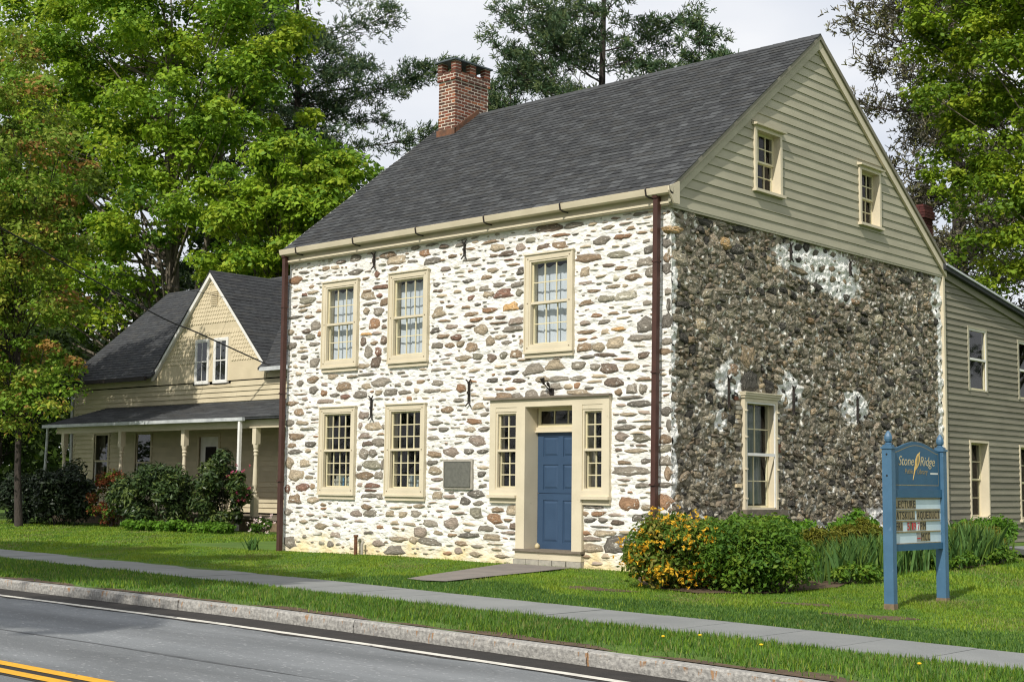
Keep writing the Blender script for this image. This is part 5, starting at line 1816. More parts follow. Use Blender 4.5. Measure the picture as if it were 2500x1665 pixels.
e = tiles(2, u0 + .07, 'FRI', 'tile_olive', 'letter_black', .072)
e = tiles(2, e + .11, '5', 'tile_grey', 'letter_red', .075)
e = tiles(2, e, '/', 'tile_olive', 'letter_black', .075)
e = tiles(2, e, '19', 'tile_grey', 'letter_red', .072)
e = tiles(2, e + .03, '7', 'tile_white', 'letter_red', .072)
tiles(2, e, 'PM', 'tile_olive', 'letter_black', .074)
e = tiles(3, u0 + .62, '-', 'tile_grey', 'letter_red', .11)
tiles(3, e, 'MCC', 'tile_olive', 'letter_black', .078)

# ------------------------------------------------------------------ vegetation
def unit(v):
    return v / np.maximum(np.linalg.norm(v, axis=1, keepdims=True), 1e-9)

def leaves(c, nrm, size, aspect, r, fold=.0):
    """diamond leaves: centres, normals, sizes -> verts, quads"""
    n = len(c)
    ref = r.normal(size=(n, 3))
    t = unit(np.cross(nrm, ref))
    b = np.cross(nrm, t)
    s = size[:, None] if np.ndim(size) else size
    V = np.stack([c - t * s, c - b * s * aspect + nrm * s * fold, c + t * s, c + b * s * aspect + nrm * s * fold], 1).reshape(-1, 3)
    F = np.arange(4 * n).reshape(-1, 4)
    return V, F

def leaf_object(name, V, F, mats, parent, r, weights=None, per=1):
    n = len(F)
    mi = r.choice(len(mats), size=(n + per - 1) // per, p=weights).repeat(per)[:n]
    return link(name, np_mesh(name, V, F, mats, mi), parent)

def in_ell(e, n, r, shell=.45):
    d = unit(r.normal(size=(n, 3)))
    rad = (shell ** 3 + (1 - shell ** 3) * r.random(n)) ** (1 / 3)
    return np.array(e[:3]) + d * rad[:, None] * np.array(e[3:6])

def tube_np(m, a, b_, r0, r1, bend, sides=6, segs=4, r=None):
    a, b_ = np.array(a, float), np.array(b_, float)
    mid = (a + b_) / 2 + np.array(bend)
    ts = np.linspace(0, 1, segs + 1)
    pts = [tuple((1 - t) ** 2 * a + 2 * t * (1 - t) * mid + t * t * b_) for t in ts]
    m.tube(pts, [r0 + (r1 - r0) * t for t in ts], sides, cap=False)

def broadleaf(name, label, base, trunk_top, trunk_r, ells, nclus, per, crad, lsize, mats, wts, seed, bark='bark', limbs=40, group=None, flat=.62, cat='tree', extra_trunks=()):
    r = np.random.default_rng(seed)
    root = thing(name, label, cat, base, group)
    vol = np.array([e[3] * e[4] * e[5] for e in ells])
    cnt = np.maximum(1, (nclus * vol / vol.sum()).astype(int))
    cc = np.concatenate([in_ell(e, k, r) for e, k in zip(ells, cnt)])
    cr = crad * r.uniform(.6, 1.35, len(cc))
    n = len(cc) * per
    idx = np.repeat(np.arange(len(cc)), per)
    d = unit(r.normal(size=(n, 3)))
    d[:, 2] = np.where(r.random(n) < .72, np.abs(d[:, 2]), d[:, 2])
    rad = r.random(n) ** .45
    P = cc[idx] + d * (rad * cr[idx])[:, None] * np.array([1, 1, flat])
    P[:, 2] -= .12 * cr[idx] * (d[:, 0] ** 2 + d[:, 1] ** 2)
    nrm = unit(d * .55 + np.array([0, 0, .55]) + r.normal(size=(n, 3)) * .45)
    V, F = leaves(P, nrm, lsize * r.uniform(.45, 1.45, n), .62, r, .12)
    tone = r.choice(len(mats), size=len(cc), p=wts)
    mi = np.where(r.random(n) < .65, tone[idx], r.choice(len(mats), size=n, p=wts))
    link('crown', np_mesh('crown', V, F, mats, mi), root)
    m = MB()
    b0 = np.array(base, float)
    t1 = np.array(trunk_top, float)
    ts = np.linspace(0, 1, 9)
    wob = r.normal(size=(9, 3)) * trunk_r * .35
    pts = [tuple(b0 + (t1 - b0) * t + wob[i] * (0 < i < 8)) for i, t in enumerate(ts)]
    m.tube(pts, [trunk_r * (1.25 if t == 0 else 1 - .72 * t) for t in ts], 10, cap=False)
    for (ea, eb, er) in extra_trunks:
        tube_np(m, ea, eb, er, er * .4, r.normal(size=3) * .4, 7, 6)
    pick = r.choice(len(cc), size=min(limbs, len(cc)), replace=False)
    for i in pick:
        c = cc[i]
        q = np.clip((c[2] - b0[2]) / max(t1[2] - b0[2], .1) - r.uniform(.12, .38), .25, .98)
        a = b0 + (t1 - b0) * q
        L_ = np.linalg.norm(c - a)
        tube_np(m, a, c, max(.022, trunk_r * .30 * (1 - .6 * q)), .012, np.array([0, 0, -.10 * L_]) + r.normal(size=3) * .05 * L_, 5, 5)
    m.build('trunk', M[bark], root, smooth=True)
    return root

def conifer(name, label, base, height, trunk_r, branches, tuft, per, nlen, nwid, mats, wts, seed, bark='bark_dark', droop=-.05, lift=.25, group=None, pads=3.0, padr=.8, flat=.38, start=.30, sag=0.0, ntuft=12, twig=True):
    """branches: list of (height fraction, azimuth, length); foliage in flattened pads of needle tufts along each branch"""
    r = np.random.default_rng(seed)
    root = thing(name, label, 'tree', base, group)
    b0 = np.array(base, float)
    m = MB()
    ts = np.linspace(0, 1, 10)
    lean = r.normal(size=2) * .012 * height
    tp = lambda q: b0 + np.array([lean[0] * q, lean[1] * q, height * q])
    m.tube([tuple(tp(t)) for t in ts], [trunk_r * (1 - .93 * t) for t in ts], 9, cap=False)
    cen, dirs = [], []
    for (hf, az, L_) in branches:
        a = tp(hf)
        u = np.array([math.cos(az), math.sin(az), 0])
        bow = r.normal(size=2) * .06 * L_
        side = np.array([-u[1], u[0], 0])
        lf, dr = lift * r.uniform(.5, 1.5), droop + r.normal() * .05
        curve = lambda t: a + u * L_ * t + side * bow[0] * t * t + np.array([0, 0, L_ * (dr * t + lf * t * t - sag * t * (1 - t))])
        pts = [tuple(curve(t)) for t in np.linspace(0, 1, 7)]
        r0 = max(.018, trunk_r * .24 * (1 - hf * .75) * min(1, L_ / 4))
        m.tube(pts, [r0 * (1 - .85 * t) for t in np.linspace(0, 1, 7)], 5, cap=False)
        for k in range(max(2, int(L_ * pads))):
            t = start + (1.02 - start) * r.random() ** .75
            p = curve(t)
            off = r.normal(size=3) * np.array([1, 1, .45]) * padr * (.35 + .5 * (1 - t))
            c = p + off + np.array([0, 0, .10 * padr])
            if twig and np.linalg.norm(off) > .25:
                m.tube([tuple(curve(max(0, t - .08))), tuple((p + c) / 2 - np.array([0, 0, .03])), tuple(c)], [.02, .012, .006], 3, cap=False)
            kk = max(2, int(ntuft * r.uniform(.5, 1.4)))
            rr = padr * r.uniform(.45, .9)
            dd = unit(r.normal(size=(kk, 3)))
            cen.append(c + dd * (rr * r.random(kk) ** .45)[:, None] * np.array([1, 1, flat]))
            dirs.append(unit(dd * .6 + u * .5 + np.array([0, 0, .55])))
    m.build('trunk', M[bark], root, smooth=True)
    cen, dirs = np.concatenate(cen), np.concatenate(dirs)
    n = len(cen) * per
    idx = np.repeat(np.arange(len(cen)), per)
    d = unit(r.normal(size=(n, 3)) * .8 + dirs[idx] * .8)
    c = cen[idx] + d * (tuft * r.uniform(.15, .6, n))[:, None]
    side = unit(np.cross(d, r.normal(size=(n, 3))))
    L_ = (nlen * r.uniform(.6, 1.2, n))[:, None]
    V = np.stack([c - d * L_ * .5 - side * nwid * .5, c - d * L_ * .5 + side * nwid * .5, c + d * L_ * .5 + side * nwid * .35, c + d * L_ * .5 - side * nwid * .35], 1).reshape(-1, 3)
    F = np.arange(4 * n).reshape(-1, 4)
    tone = r.choice(len(mats), size=len(cen), p=wts)
    link('crown', np_mesh('crown', V, F, mats, tone[idx]), root)
    return root

LM = {}
LM['maple'] = [leaf_mat('maple_leaf_a', (0.272, 0.416, 0.026), (0.189, 0.310, 0.021)), leaf_mat('maple_leaf_b', (0.173, 0.310, 0.025), (0.123, 0.234, 0.020)), leaf_mat('maple_leaf_c', (0.354, 0.439, 0.030), (0.248, 0.340, 0.024)), leaf_mat('maple_leaf_d', (0.099, 0.197, 0.022), (0.074, 0.151, 0.018))]
LM['red'] = [leaf_mat('maple_leaf_olive', (0.232, 0.312, 0.039), (0.172, 0.246, 0.033)), leaf_mat('maple_leaf_rust', (0.374, 0.220, 0.058), (0.284, 0.161, 0.046)), leaf_mat('maple_leaf_green', (0.187, 0.321, 0.026), (0.135, 0.246, 0.022)), leaf_mat('maple_leaf_yellow', (0.389, 0.423, 0.052), (0.299, 0.338, 0.039)), leaf_mat('maple_leaf_deep', (0.090, 0.144, 0.022), (0.067, 0.111, 0.018))]
LM['pine'] = [leaf_mat('pine_needle_a', (0.078, 0.137, 0.058), (0.058, 0.104, 0.046), .15), leaf_mat('pine_needle_b', (0.052, 0.098, 0.044), (0.039, 0.078, 0.035), .15), leaf_mat('pine_needle_c', (0.137, 0.182, 0.065), (0.104, 0.143, 0.052), .15)]
LM['larch'] = [leaf_mat('dry_needle_a', (0.172, 0.155, 0.098), (0.127, 0.115, 0.075), .1), leaf_mat('dry_needle_b', (0.109, 0.103, 0.075), (0.081, 0.075, 0.057), .1), leaf_mat('dry_needle_c', (0.155, 0.155, 0.052), (0.115, 0.121, 0.040), .1)]
LM['ash'] = [leaf_mat('ash_leaf_a', (0.242, 0.358, 0.021), (0.172, 0.264, 0.017)), leaf_mat('ash_leaf_b', (0.133, 0.229, 0.018), (0.094, 0.172, 0.014)), leaf_mat('ash_leaf_c', (0.328, 0.400, 0.026), (0.234, 0.308, 0.021))]
LM['bush'] = [leaf_mat('shrub_leaf_a', (0.119, 0.231, 0.020), (0.088, 0.175, 0.016)), leaf_mat('shrub_leaf_b', (0.069, 0.156, 0.018), (0.050, 0.119, 0.014)), leaf_mat('shrub_leaf_c', (0.175, 0.263, 0.025), (0.125, 0.200, 0.020))]
LM['azalea'] = [leaf_mat('azalea_leaf_a', (0.163, 0.237, 0.031), (0.112, 0.175, 0.025)), leaf_mat('azalea_leaf_b', (0.088, 0.163, 0.020), (0.062, 0.125, 0.016)), leaf_mat('azalea_leaf_c', (0.275, 0.250, 0.050), (0.200, 0.188, 0.037))]
LM['flower'] = [leaf_mat('orange_petal', (.84, .50, .04), (.76, .40, .03), .3), leaf_mat('yellow_petal', (.88, .60, .05), (.80, .50, .04), .3)]
LM['rhodo'] = [leaf_mat('rhododendron_leaf_a', (0.057, 0.098, 0.028), (0.039, 0.069, 0.021), .12, rough=.4), leaf_mat('rhododendron_leaf_b', (0.037, 0.063, 0.021), (0.025, 0.046, 0.016), .1, rough=.35), leaf_mat('rhododendron_leaf_c', (0.109, 0.149, 0.034), (0.081, 0.115, 0.028), .15, rough=.4)]
LM['dark'] = [leaf_mat('evergreen_leaf_a', (.022, .036, .018), (.016, .027, .014), .1, rough=.4), leaf_mat('evergreen_leaf_b', (.034, .05, .02), (.024, .037, .016), .1, rough=.4)]
LM['rust'] = [leaf_mat('rusty_leaf_a', (.24, .06, .02), (.17, .045, .016), .2), leaf_mat('rusty_leaf_b', (.16, .07, .022), (.11, .05, .018), .2)]
LM['pink'] = [leaf_mat('pink_petal', (.62, .11, .26), (.5, .08, .2), .3), leaf_mat('rose_petal', (.55, .14, .16), (.45, .1, .12), .3)]
LM['iris'] = [leaf_mat('iris_blade_a', (0.130, 0.247, 0.065), (0.098, 0.189, 0.052)), leaf_mat('iris_blade_b', (0.091, 0.189, 0.046), (0.065, 0.143, 0.036)), leaf_mat('iris_blade_c', (0.169, 0.273, 0.052), (0.130, 0.215, 0.039))]
LM['gold'] = [leaf_mat('golden_sprig_a', (0.231, 0.224, 0.028), (0.168, 0.168, 0.022)), leaf_mat('golden_sprig_b', (0.140, 0.175, 0.022), (0.105, 0.133, 0.018))]
LM['lime'] = [leaf_mat('lush_leaf_a', (0.156, 0.324, 0.024), (0.114, 0.240, 0.019)), leaf_mat('lush_leaf_b', (0.102, 0.228, 0.020), (0.072, 0.174, 0.016))]
LM['wood'] = [leaf_mat('wood_leaf_a', (.055, .10, .016), (.04, .075, .013)), leaf_mat('wood_leaf_b', (.035, .06, .013), (.026, .045, .01)), leaf_mat('wood_leaf_c', (.085, .135, .018), (.06, .10, .014))]

# big maple behind the farmhouse
broadleaf('maple_tree', 'huge bright green maple rising behind the cream farmhouse', (-43.6, 20, 0), (-45.5, 20.5, 23), .50,
          [(-53.5, 20, 24.0, 5.0, 4.5, 4.0), (-45.5, 20.5, 24.5, 5, 5, 4.5), (-39.5, 20.5, 23.0, 3.2, 3.2, 4.2), (-39.6, 20, 18.3, 3.8, 3.6, 3.0), (-51, 19, 18.5, 5.0, 4.5, 3.0), (-44, 18.5, 17.2, 3.6, 3.6, 2.6), (-49, 18, 13.6, 4.6, 4.0, 2.2), (-43, 18, 13.2, 3.0, 3.0, 1.8), (-38.5, 19, 13.2, 2.6, 2.6, 1.8), (-46.5, 17.5, 10.0, 3.6, 3.0, 1.6), (-58.5, 20, 20.5, 4.5, 4, 6), (-51.5, 17, 9.8, 3.5, 3, 2.2), (-54, 18, 14.5, 3.5, 3, 2.5)],
          470, 300, 1.2, 0.125, LM['maple'], [.42, .26, .25, .07], 11, limbs=110,
          extra_trunks=[((-43.6, 20, 5), (-40.5, 20.5, 20), .20), ((-43.6, 20, 7.5), (-49.5, 20, 18), .16)])
broadleaf('young_maple', 'smaller sunlit maple between the farmhouse roof and the stone house', (-33.4, 18.2, 0), (-33.2, 18.0, 13), .20,
          [(-34.2, 17.2, 13.6, 2.0, 2.2, 1.5), (-31.2, 17.4, 14.0, 2.1, 2.2, 1.6), (-32.4, 17, 12.0, 3.0, 2.4, 1.1), (-30.0, 18, 12.3, 1.8, 2.0, 1.2), (-33.8, 17, 10.0, 2.4, 2.2, 1.2), (-30.5, 17.4, 9.6, 2.4, 2.2, 1.2)],
          140, 270, .80, .112, LM['maple'], [.44, .14, .38, .04], 12, limbs=60)
broadleaf('understory_maple', 'leafy green maple filling the gap behind the farmhouse roof ridge', (-38.5, 25, 0), (-38.2, 25, 13), .22,
          [(-42.5, 24, 9.5, 4, 3, 3), (-37, 24, 10.5, 3.5, 3, 3), (-39, 25, 15, 4, 3, 2.6), (-33, 25, 9.5, 3.5, 3, 3.2), (-29, 26, 9.5, 3, 3, 3.2)],
          120, 210, 1.2, .17, LM['maple'], [.14, .40, .06, .40], 13, limbs=50)
# reddish young-leaved maple in front, at the left edge
broadleaf('red_maple', 'maple with reddish young leaves overhanging the left edge beside the porch', (-26.0, 2.9, -.2), (-26.4, 2.6, 11.5), .105,
          [(-25.6, 2.2, 12.2, 1.6, 1.8, 1.2), (-24.9, 2.3, 10.2, 2.1, 2.0, 1.2), (-25.4, 2.2, 8.3, 2.0, 2.0, 1.2), (-25.2, 2.3, 6.3, 1.7, 1.8, 1.1), (-25.0, 2.5, 4.5, 1.6, 1.6, .8), (-24.6, 2.7, 3.4, 1.5, 1.2, .5), (-25.6, 1.8, 3.0, 1.5, 1.0, .7), (-26.4, 1.6, 5.2, 1.8, 1.2, 1.4), (-26.2, 1.4, 7.5, 1.8, 1.2, 1.4), (-28.6, 2.4, 9.5, 2.6, 2.4, 3.2), (-28.6, 2.6, 5.6, 2.4, 2.2, 1.8), (-26.6, 2.3, 14.2, 1.1, 1.2, .8), (-30.5, 1.6, 8.5, 2.2, 2.2, 2.4)],
          460, 190, .60, .068, LM['red'], [.34, .11, .34, .13, .08], 14, limbs=90, bark='bark_dark')
broadleaf('shade_tree', 'dark leafy tree in the deep shade at the left edge behind the trunk', (-34.5, 6.5, -.1), (-34.5, 6.5, 6), .16,
          [(-34.5, 6.5, 5.0, 3.0, 2.6, 2.2), (-35.5, 6.0, 2.6, 2.6, 2.2, 1.6), (-37.5, 7.5, 4.5, 3.0, 2.6, 3.0)],
          110, 130, .75, .12, LM['wood'], [.4, .45, .15], 15, limbs=40, bark='bark_dark')

# pines
def whorls(r, n, h0, h1, lmax, taper=.75, lo=3, hi=6):
    out = []
    for i in range(n):
        t = (i + r.random() * .6) / n
        hf = h0 + (h1 - h0) * t
        for _ in range(r.integers(lo, hi)):
            out.append((hf + r.normal() * .008, r.uniform(0, 6.283), lmax * (1 - taper * t) * r.uniform(.5, 1.1)))
    return out
r_ = np.random.default_rng(21)
AZR = math.atan2(.675, .737)           # along the picture plane
br = whorls(r_, 22, .26, .98, 8.0, taper=.50, lo=4, hi=7) + [(.70, AZR, 9.6), (.68, AZR + .15, 7.5), (.60, AZR - .1, 8.6), (.54, AZR + .1, 8.6), (.50, AZR - .2, 8.5), (.64, AZR + 3.0, 7), (.56, AZR + 2.9, 7.5), (.78, AZR - .25, 6.5)]
conifer('white_pine', 'tall dark pine with long limbs left of the brick chimney', (-47.9, 31, 0), 33, .46, br, .34, 5, .27, .048, LM['pine'], [.42, .30, .28], 22, pads=3.5, padr=1.2, lift=.16, droop=.08, ntuft=18)
r_ = np.random.default_rng(23)
br = whorls(r_, 15, .42, .99, 4.2, taper=.25, lo=3, hi=6) + [(.55, AZR, 4.6), (.60, AZR + .1, 5.0), (.64, AZR + 3.0, 5.4), (.57, AZR + 3.3, 5.2), (.50, AZR + 3.1, 5.4)]
conifer('white_pine', 'tall open pine standing behind the middle of the roof ridge', (-25.9, 30, 0), 31, .36, br, .30, 5, .25, .042, LM['pine'], [.45, .20, .35], 24, pads=3.8, padr=.95, lift=.40, droop=.14, ntuft=20)
for i, (bx, by, hh, lm, lab) in enumerate(((-30.2, 29.5, 21.9, 3.6, 'shorter pine just right of the brick chimney'), (-21.6, 29.5, 19.5, 2.6, 'young pine with upright shoots behind the right of the ridge'), (-19.4, 29, 20.8, 1.7, 'narrow pine tip sticking up behind the right of the ridge'), (-18.2, 29, 18.9, 1.0, 'smallest pine tip peeping over the ridge near the gable'))):
    r_ = np.random.default_rng(30 + i)
    conifer('young_pine', lab, (bx, by, 0), hh, .16, whorls(r_, 15, .48, .99, lm, taper=.70), .26, 5, .23, .042, LM['pine'], [.5, .2, .3], 40 + i, pads=3.4, padr=.5, flat=.8, lift=.8, droop=.2, ntuft=18, start=.2, group='young pines behind the roof')
# larch and ash on the right
r_ = np.random.default_rng(51)
br = whorls(r_, 30, .16, .99, 5.6, taper=.55, lo=3, hi=6)
conifer('larch_tree', 'grey-brown half-bare larch behind the rear addition', (-6.0, 24.2, 0), 24, .34, br, .20, 4, .20, .040, LM['larch'], [.36, .34, .30], 52, pads=6.6, padr=.75, flat=.8, lift=.16, droop=.02, sag=.12, ntuft=11, start=.18)
broadleaf('ash_tree', 'leafy green tree hanging in from the right edge', (3.0, 19.5, 0), (1.5, 17.5, 13), .26,
          [(-1.9, 15.6, 13.4, 1.5, 1.8, 1.3), (-.4, 15.6, 12.0, 1.5, 1.8, 1.6), (-1.9, 15.5, 11.0, 1.1, 1.4, .9), (-.8, 15.5, 9.8, 1.4, 1.5, 1.0), (-1.9, 15.5, 9.0, 1.0, 1.2, .7), (-.5, 15.4, 8.2, 1.2, 1.4, .8), (-2.1, 15.5, 7.9, .6, .8, .4), (-.6, 15.4, 6.3, .9, .9, .5), (.9, 15.6, 12.8, 1.8, 2.0, 2.4), (.8, 15.5, 8.6, 1.5, 1.6, 2.0), (-1.0, 15.5, 14.8, 2.0, 1.8, 1.0), (-2.9, 15.8, 12.6, .9, 1.0, 1.4), (-1.5, 15.6, 7.0, .9, .9, .6), (-2.3, 15.6, 10.2, .8, 1.0, .8), (0.0, 15.2, 7.2, 1.2, 1.0, 1.0)],
          360, 165, .50, .068, LM['ash'], [.40, .30, .30], 61, limbs=110)
# trees beyond, as a mass, and an added belt behind the camera
def woods():
    r = np.random.default_rng(71)
    P, N = [], []
    for (x0, x1, y0, y1, zt, n) in ((-130, -36, 34, 60, 17, 34000), (-36, 10, 40, 60, 9, 9000), (-66, -46, 10, 26, 9.0, 14000), (-80, -48, 26, 34, 15, 12000), (8, 60, 40, 60, 10, 6000), (-110, 70, -75, -48, 15, 26000)):  # last belt is added behind the camera to cut low sky light
        c = np.stack([r.uniform(x0, x1, n // 90), r.uniform(y0, y1, n // 90), r.random(n // 90) ** .8 * zt], 1)
        idx = r.integers(0, len(c), n)
        d = unit(r.normal(size=(n, 3)))
        P.append(c[idx] + d * (1.7 * r.random(n) ** .4)[:, None] * np.array([1, 1, .6]))
        N.append(unit(d * .5 + np.array([0, 0, .5]) + r.normal(size=(n, 3)) * .4))
    P, N = np.concatenate(P), np.concatenate(N)
    V, F = leaves(P, N, .27 * r.uniform(.6, 1.3, len(P)), .6, r, .1)
    o = leaf_object('woodland', V, F, LM['wood'], None, r, [.4, .4, .2])
    props(o, 'dark green woodland closing the view behind the houses, plus an unseen belt added behind the camera', 'woodland', kind='stuff')
woods()
# street tree across the road, whose shade falls on the left of the pavement and lawn
broadleaf('street_tree', 'street tree across the road, left of the viewer', (-17.5, -24.5, -.4), (-14.5, -22, 13), .3,
          [(-2.6, -19.6, 13.2, 3.6, 1.2, 1.0), (-7.0, -19.4, 13.4, 4.0, 1.7, 1.1), (-12, -19.0, 13.4, 4.5, 2.0, 1.2), (.6, -23.9, 13.0, 2.6, .8, .8), (-9, -16.2, 13.0, 5, .5, .5), (-6, -23.2, 13, 3, 1.4, .9)],
          420, 80, .9, .2, LM['maple'], [.4, .4, .1, .1], 80, limbs=24)

# ------------------------------------------------------------------ shrubs and bedding
def shrub(name, label, c, rx, ry, h, n, lsize, mats, wts, seed, nlump=40, aspect=.45, cat='shrub', group=None, flowers=None, stems=10, ltop=.25):
    r = np.random.default_rng(seed)
    z0 = float(gz(c[0], c[1]))
    root = thing(name, label, cat, (c[0], c[1], z0), group)
    lump = in_ell((c[0], c[1], z0 + h * .46, rx * .80, ry * .80, h * .46), nlump, r, .62)
    lump[:, 2] = np.maximum(lump[:, 2], z0 + .12)
    lr = r.uniform(.20, .36, nlump) * min(rx, ry)
    idx = r.integers(0, nlump, n)
    d = unit(r.normal(size=(n, 3)))
    d[:, 2] = np.where(r.random(n) < .65, np.abs(d[:, 2]), d[:, 2])
    P = lump[idx] + d * (lr[idx] * r.random(n) ** .35)[:, None]
    P[:, 2] = np.maximum(P[:, 2], z0 + .03)
    N = unit(d * .6 + np.array([0, 0, .45]) + r.normal(size=(n, 3)) * .5)
    V, F = leaves(P, N, lsize * r.uniform(.6, 1.3, n), aspect, r, .15)
    tone = r.choice(len(mats), size=nlump, p=wts)
    mi = np.where(r.random(n) < .5, tone[idx], r.choice(len(mats), size=n, p=wts))
    link('foliage', np_mesh('foliage', V, F, mats, mi), root)
    m = MB()
    for i in range(stems):
        q = lump[r.integers(0, nlump)]
        tube_np(m, (c[0] + r.uniform(-.15, .15) * rx, c[1] + r.uniform(-.15, .15) * ry, z0 - .05), q, .02, .006, (0, 0, .05), 5, 4)
    m.build('stems', M['bark_dark'], root)
    return root, lump, lr

# azalea with orange-yellow flowers and the green shrub beside it
az, lump, lr = shrub('azalea_shrub', 'azalea shrub with clusters of orange-yellow flowers at the house corner', (1.66, -2.0), .86, .86, .95, 14000, .042, LM['azalea'], [.4, .42, .18], 101, nlump=70)
def blossoms(root, lump, lr, mats, n, seed, size, pick, per=10, name='blossom'):
    r = np.random.default_rng(seed)
    view = np.array([.675, -.737, .25])
    order = [i for i in np.argsort(-(pick(lump)))][:n]
    for k in range(n):
        i = order[k % len(order)]
        d = unit((view * 1.1 + r.normal(size=3) * .55)[None])[0]
        p = lump[i] + d * lr[i] * 1.04
        nn = per * 5
        cc = p + r.normal(size=(per, 3)) * size * 1.5
        idx = np.repeat(np.arange(per), 5)
        d5 = unit(r.normal(size=(nn, 3)) + view * .8)
        V, F = leaves(cc[idx] + d5 * size * .5, unit(np.cross(d5, r.normal(size=(nn, 3)))), np.full(nn, size * .62), .42, r, .1)
        link(name, np_mesh(name, V, F, mats, r.integers(0, len(mats), nn)), root)
def azpick(L_):
    u = (L_[:, 0] - 1.66) * .737 + (L_[:, 1] + 2.0) * .675
    f = (L_[:, 0] - 1.66) * .675 - (L_[:, 1] + 2.0) * .737
    z = L_[:, 2] + .2
    band = np.minimum(np.abs(u - .28 - (z - .8) * .25), np.abs(z - .32) + np.abs(u + .1) * .35)
    return f * .8 - 1.6 * band
blossoms(az, lump, lr, LM['flower'], 95, 102, .046, azpick, per=8)
shrub('green_shrub', 'dense rounded bright green shrub right of the azalea', (2.56, -1.60), .96, .96, .92, 32000, .037, LM['bush'], [.50, .30, .20], 103, nlump=130)
# bed along the gable: golden low evergreens and iris leaves
for i, (c, rx, ry, h, lab) in enumerate((((1.55, 1.6), .55, 1.3, .72, 'golden-green low evergreen under the gable wall next to the green shrub'), ((1.35, 4.0), .55, 1.2, .78, 'golden-green low evergreen behind the left sign post'), ((1.8, 7.3), .6, .8, .55, 'golden-green low evergreen right of the sign below the addition'))):
    shrub('golden_evergreen', lab, c, rx, ry, h, 5200, .055, LM['gold'], [.6, .4], 110 + i, nlump=34, aspect=.22, group='low golden evergreens')
for i, (c, rx, ry, h, n, lab) in enumerate((((.75, 2.3), .45, 1.3, .85, 4200, 'pale green leafy weeds growing up the gable below the window'), ((.7, 4.8), .4, 1.0, .9, 3600, 'tall leafy weeds against the gable wall behind the sign'), ((.9, 9.9), .6, 1.5, .62, 3200, 'green perennials along the foot of the rear addition'), ((2.0, 11.8), .5, 1.4, .5, 2600, 'low green perennials at the right edge below the addition'))):
    shrub('leafy_perennial', lab, c, rx, ry, h, n, .05, LM['lime'], [.5, .5], 120 + i, nlump=60, aspect=.4, cat='plant', group='perennials along the wall')
def iris(c, n, h, label, seed, rad=.35):
    r = np.random.default_rng(seed)
    z0 = float(gz(*c))
    root = thing('iris_clump', label, 'plant', (c[0], c[1], z0), 'iris clumps in the bed')
    b = np.stack([c[0] + r.normal(size=n) * rad * .6, c[1] + r.normal(size=n) * rad, np.full(n, z0)], 1)
    az = r.uniform(0, 6.28, n)
    lean = r.uniform(.05, .45, n)
    hh = h * r.uniform(.6, 1.1, n)
    dirv = np.stack([np.cos(az) * lean, np.sin(az) * lean, np.ones(n)], 1)
    side = np.stack([-np.sin(az + r.normal(size=n)), np.cos(az), np.zeros(n)], 1)
    w_ = .017
    V, F, k = [], [], 0
    tips = b + dirv * hh[:, None] * np.array([1.25, 1.25, .92])
    mid = b + dirv * (hh * .6)[:, None]
    V = np.stack([b - side * w_, b + side * w_, mid + side * w_ * .9, tips, mid - side * w_ * .9], 1).reshape(-1, 3)
    F = np.arange(5 * n).reshape(-1, 5)
    mi = r.integers(0, 3, n)
    link('leaf_blades', np_mesh('leaf_blades', V, F, LM['iris'], mi), root)
k = 0
for c, n, h, lab in (((2.75, .6), 260, .62, 'iris clump right beside the round green shrub'), ((2.50, 1.5), 300, .66, 'iris clump in the bed second from the green shrub'), ((2.35, 2.4), 300, .66, 'iris clump just left of the sign'), ((2.5, 3.3), 280, .6, 'iris clump seen under the letter board'), ((2.65, 4.2), 300, .62, 'iris clump between the two sign posts'), ((2.6, 5.2), 420, .78, 'big grey-green iris clump right of the sign'), ((2.35, 6.1), 320, .62, 'last iris clump at the right end of the bed')):
    iris(c, n, h, lab, 130 + k)
    k += 1
for i, (c, lab) in enumerate((((3.0, 3.9), 'low leafy cover in front of the irises under the sign'), ((3.0, 5.6), 'low leafy cover at the right end of the iris bed'), ((3.1, .3), 'low leafy cover at the foot of the irises by the green shrub'))):
    shrub('ground_cover', lab, c, .35, .8, .28, 1500, .04, LM['bush'], [.4, .3, .3], 140 + i, nlump=24, cat='plant', group='ground cover in the bed', stems=4)
# bluestone step and timber edge at the right margin
st_ = MB()
zz = float(gz(2.5, 8.3))
st_.hexa([(2.1, 8.0, zz + .05), (3.2, 6.8, zz + .05), (3.7, 7.6, zz + .05), (2.3, 9.3, zz + .05), (2.1, 8.0, zz + .16), (3.2, 6.8, zz + .15), (3.7, 7.6, zz + .15), (2.3, 9.3, zz + .17)])
props(st_.build('step_stone', M['bluestone']), 'flat grey stone slab in the bed right of the irises', 'stone')
st_ = MB()
st_.hexa([(3.2, 6.6, zz - .1), (3.3, 6.55, zz - .1), (4.6, 9.2, zz - .1), (4.5, 9.25, zz - .1), (3.2, 6.6, zz + .10), (3.3, 6.55, zz + .10), (4.6, 9.2, zz + .10), (4.5, 9.25, zz + .10)])
props(st_.build('timber_edging', M['bare_wood']), 'brown timber edging below the grey slab at the right margin', 'edging')

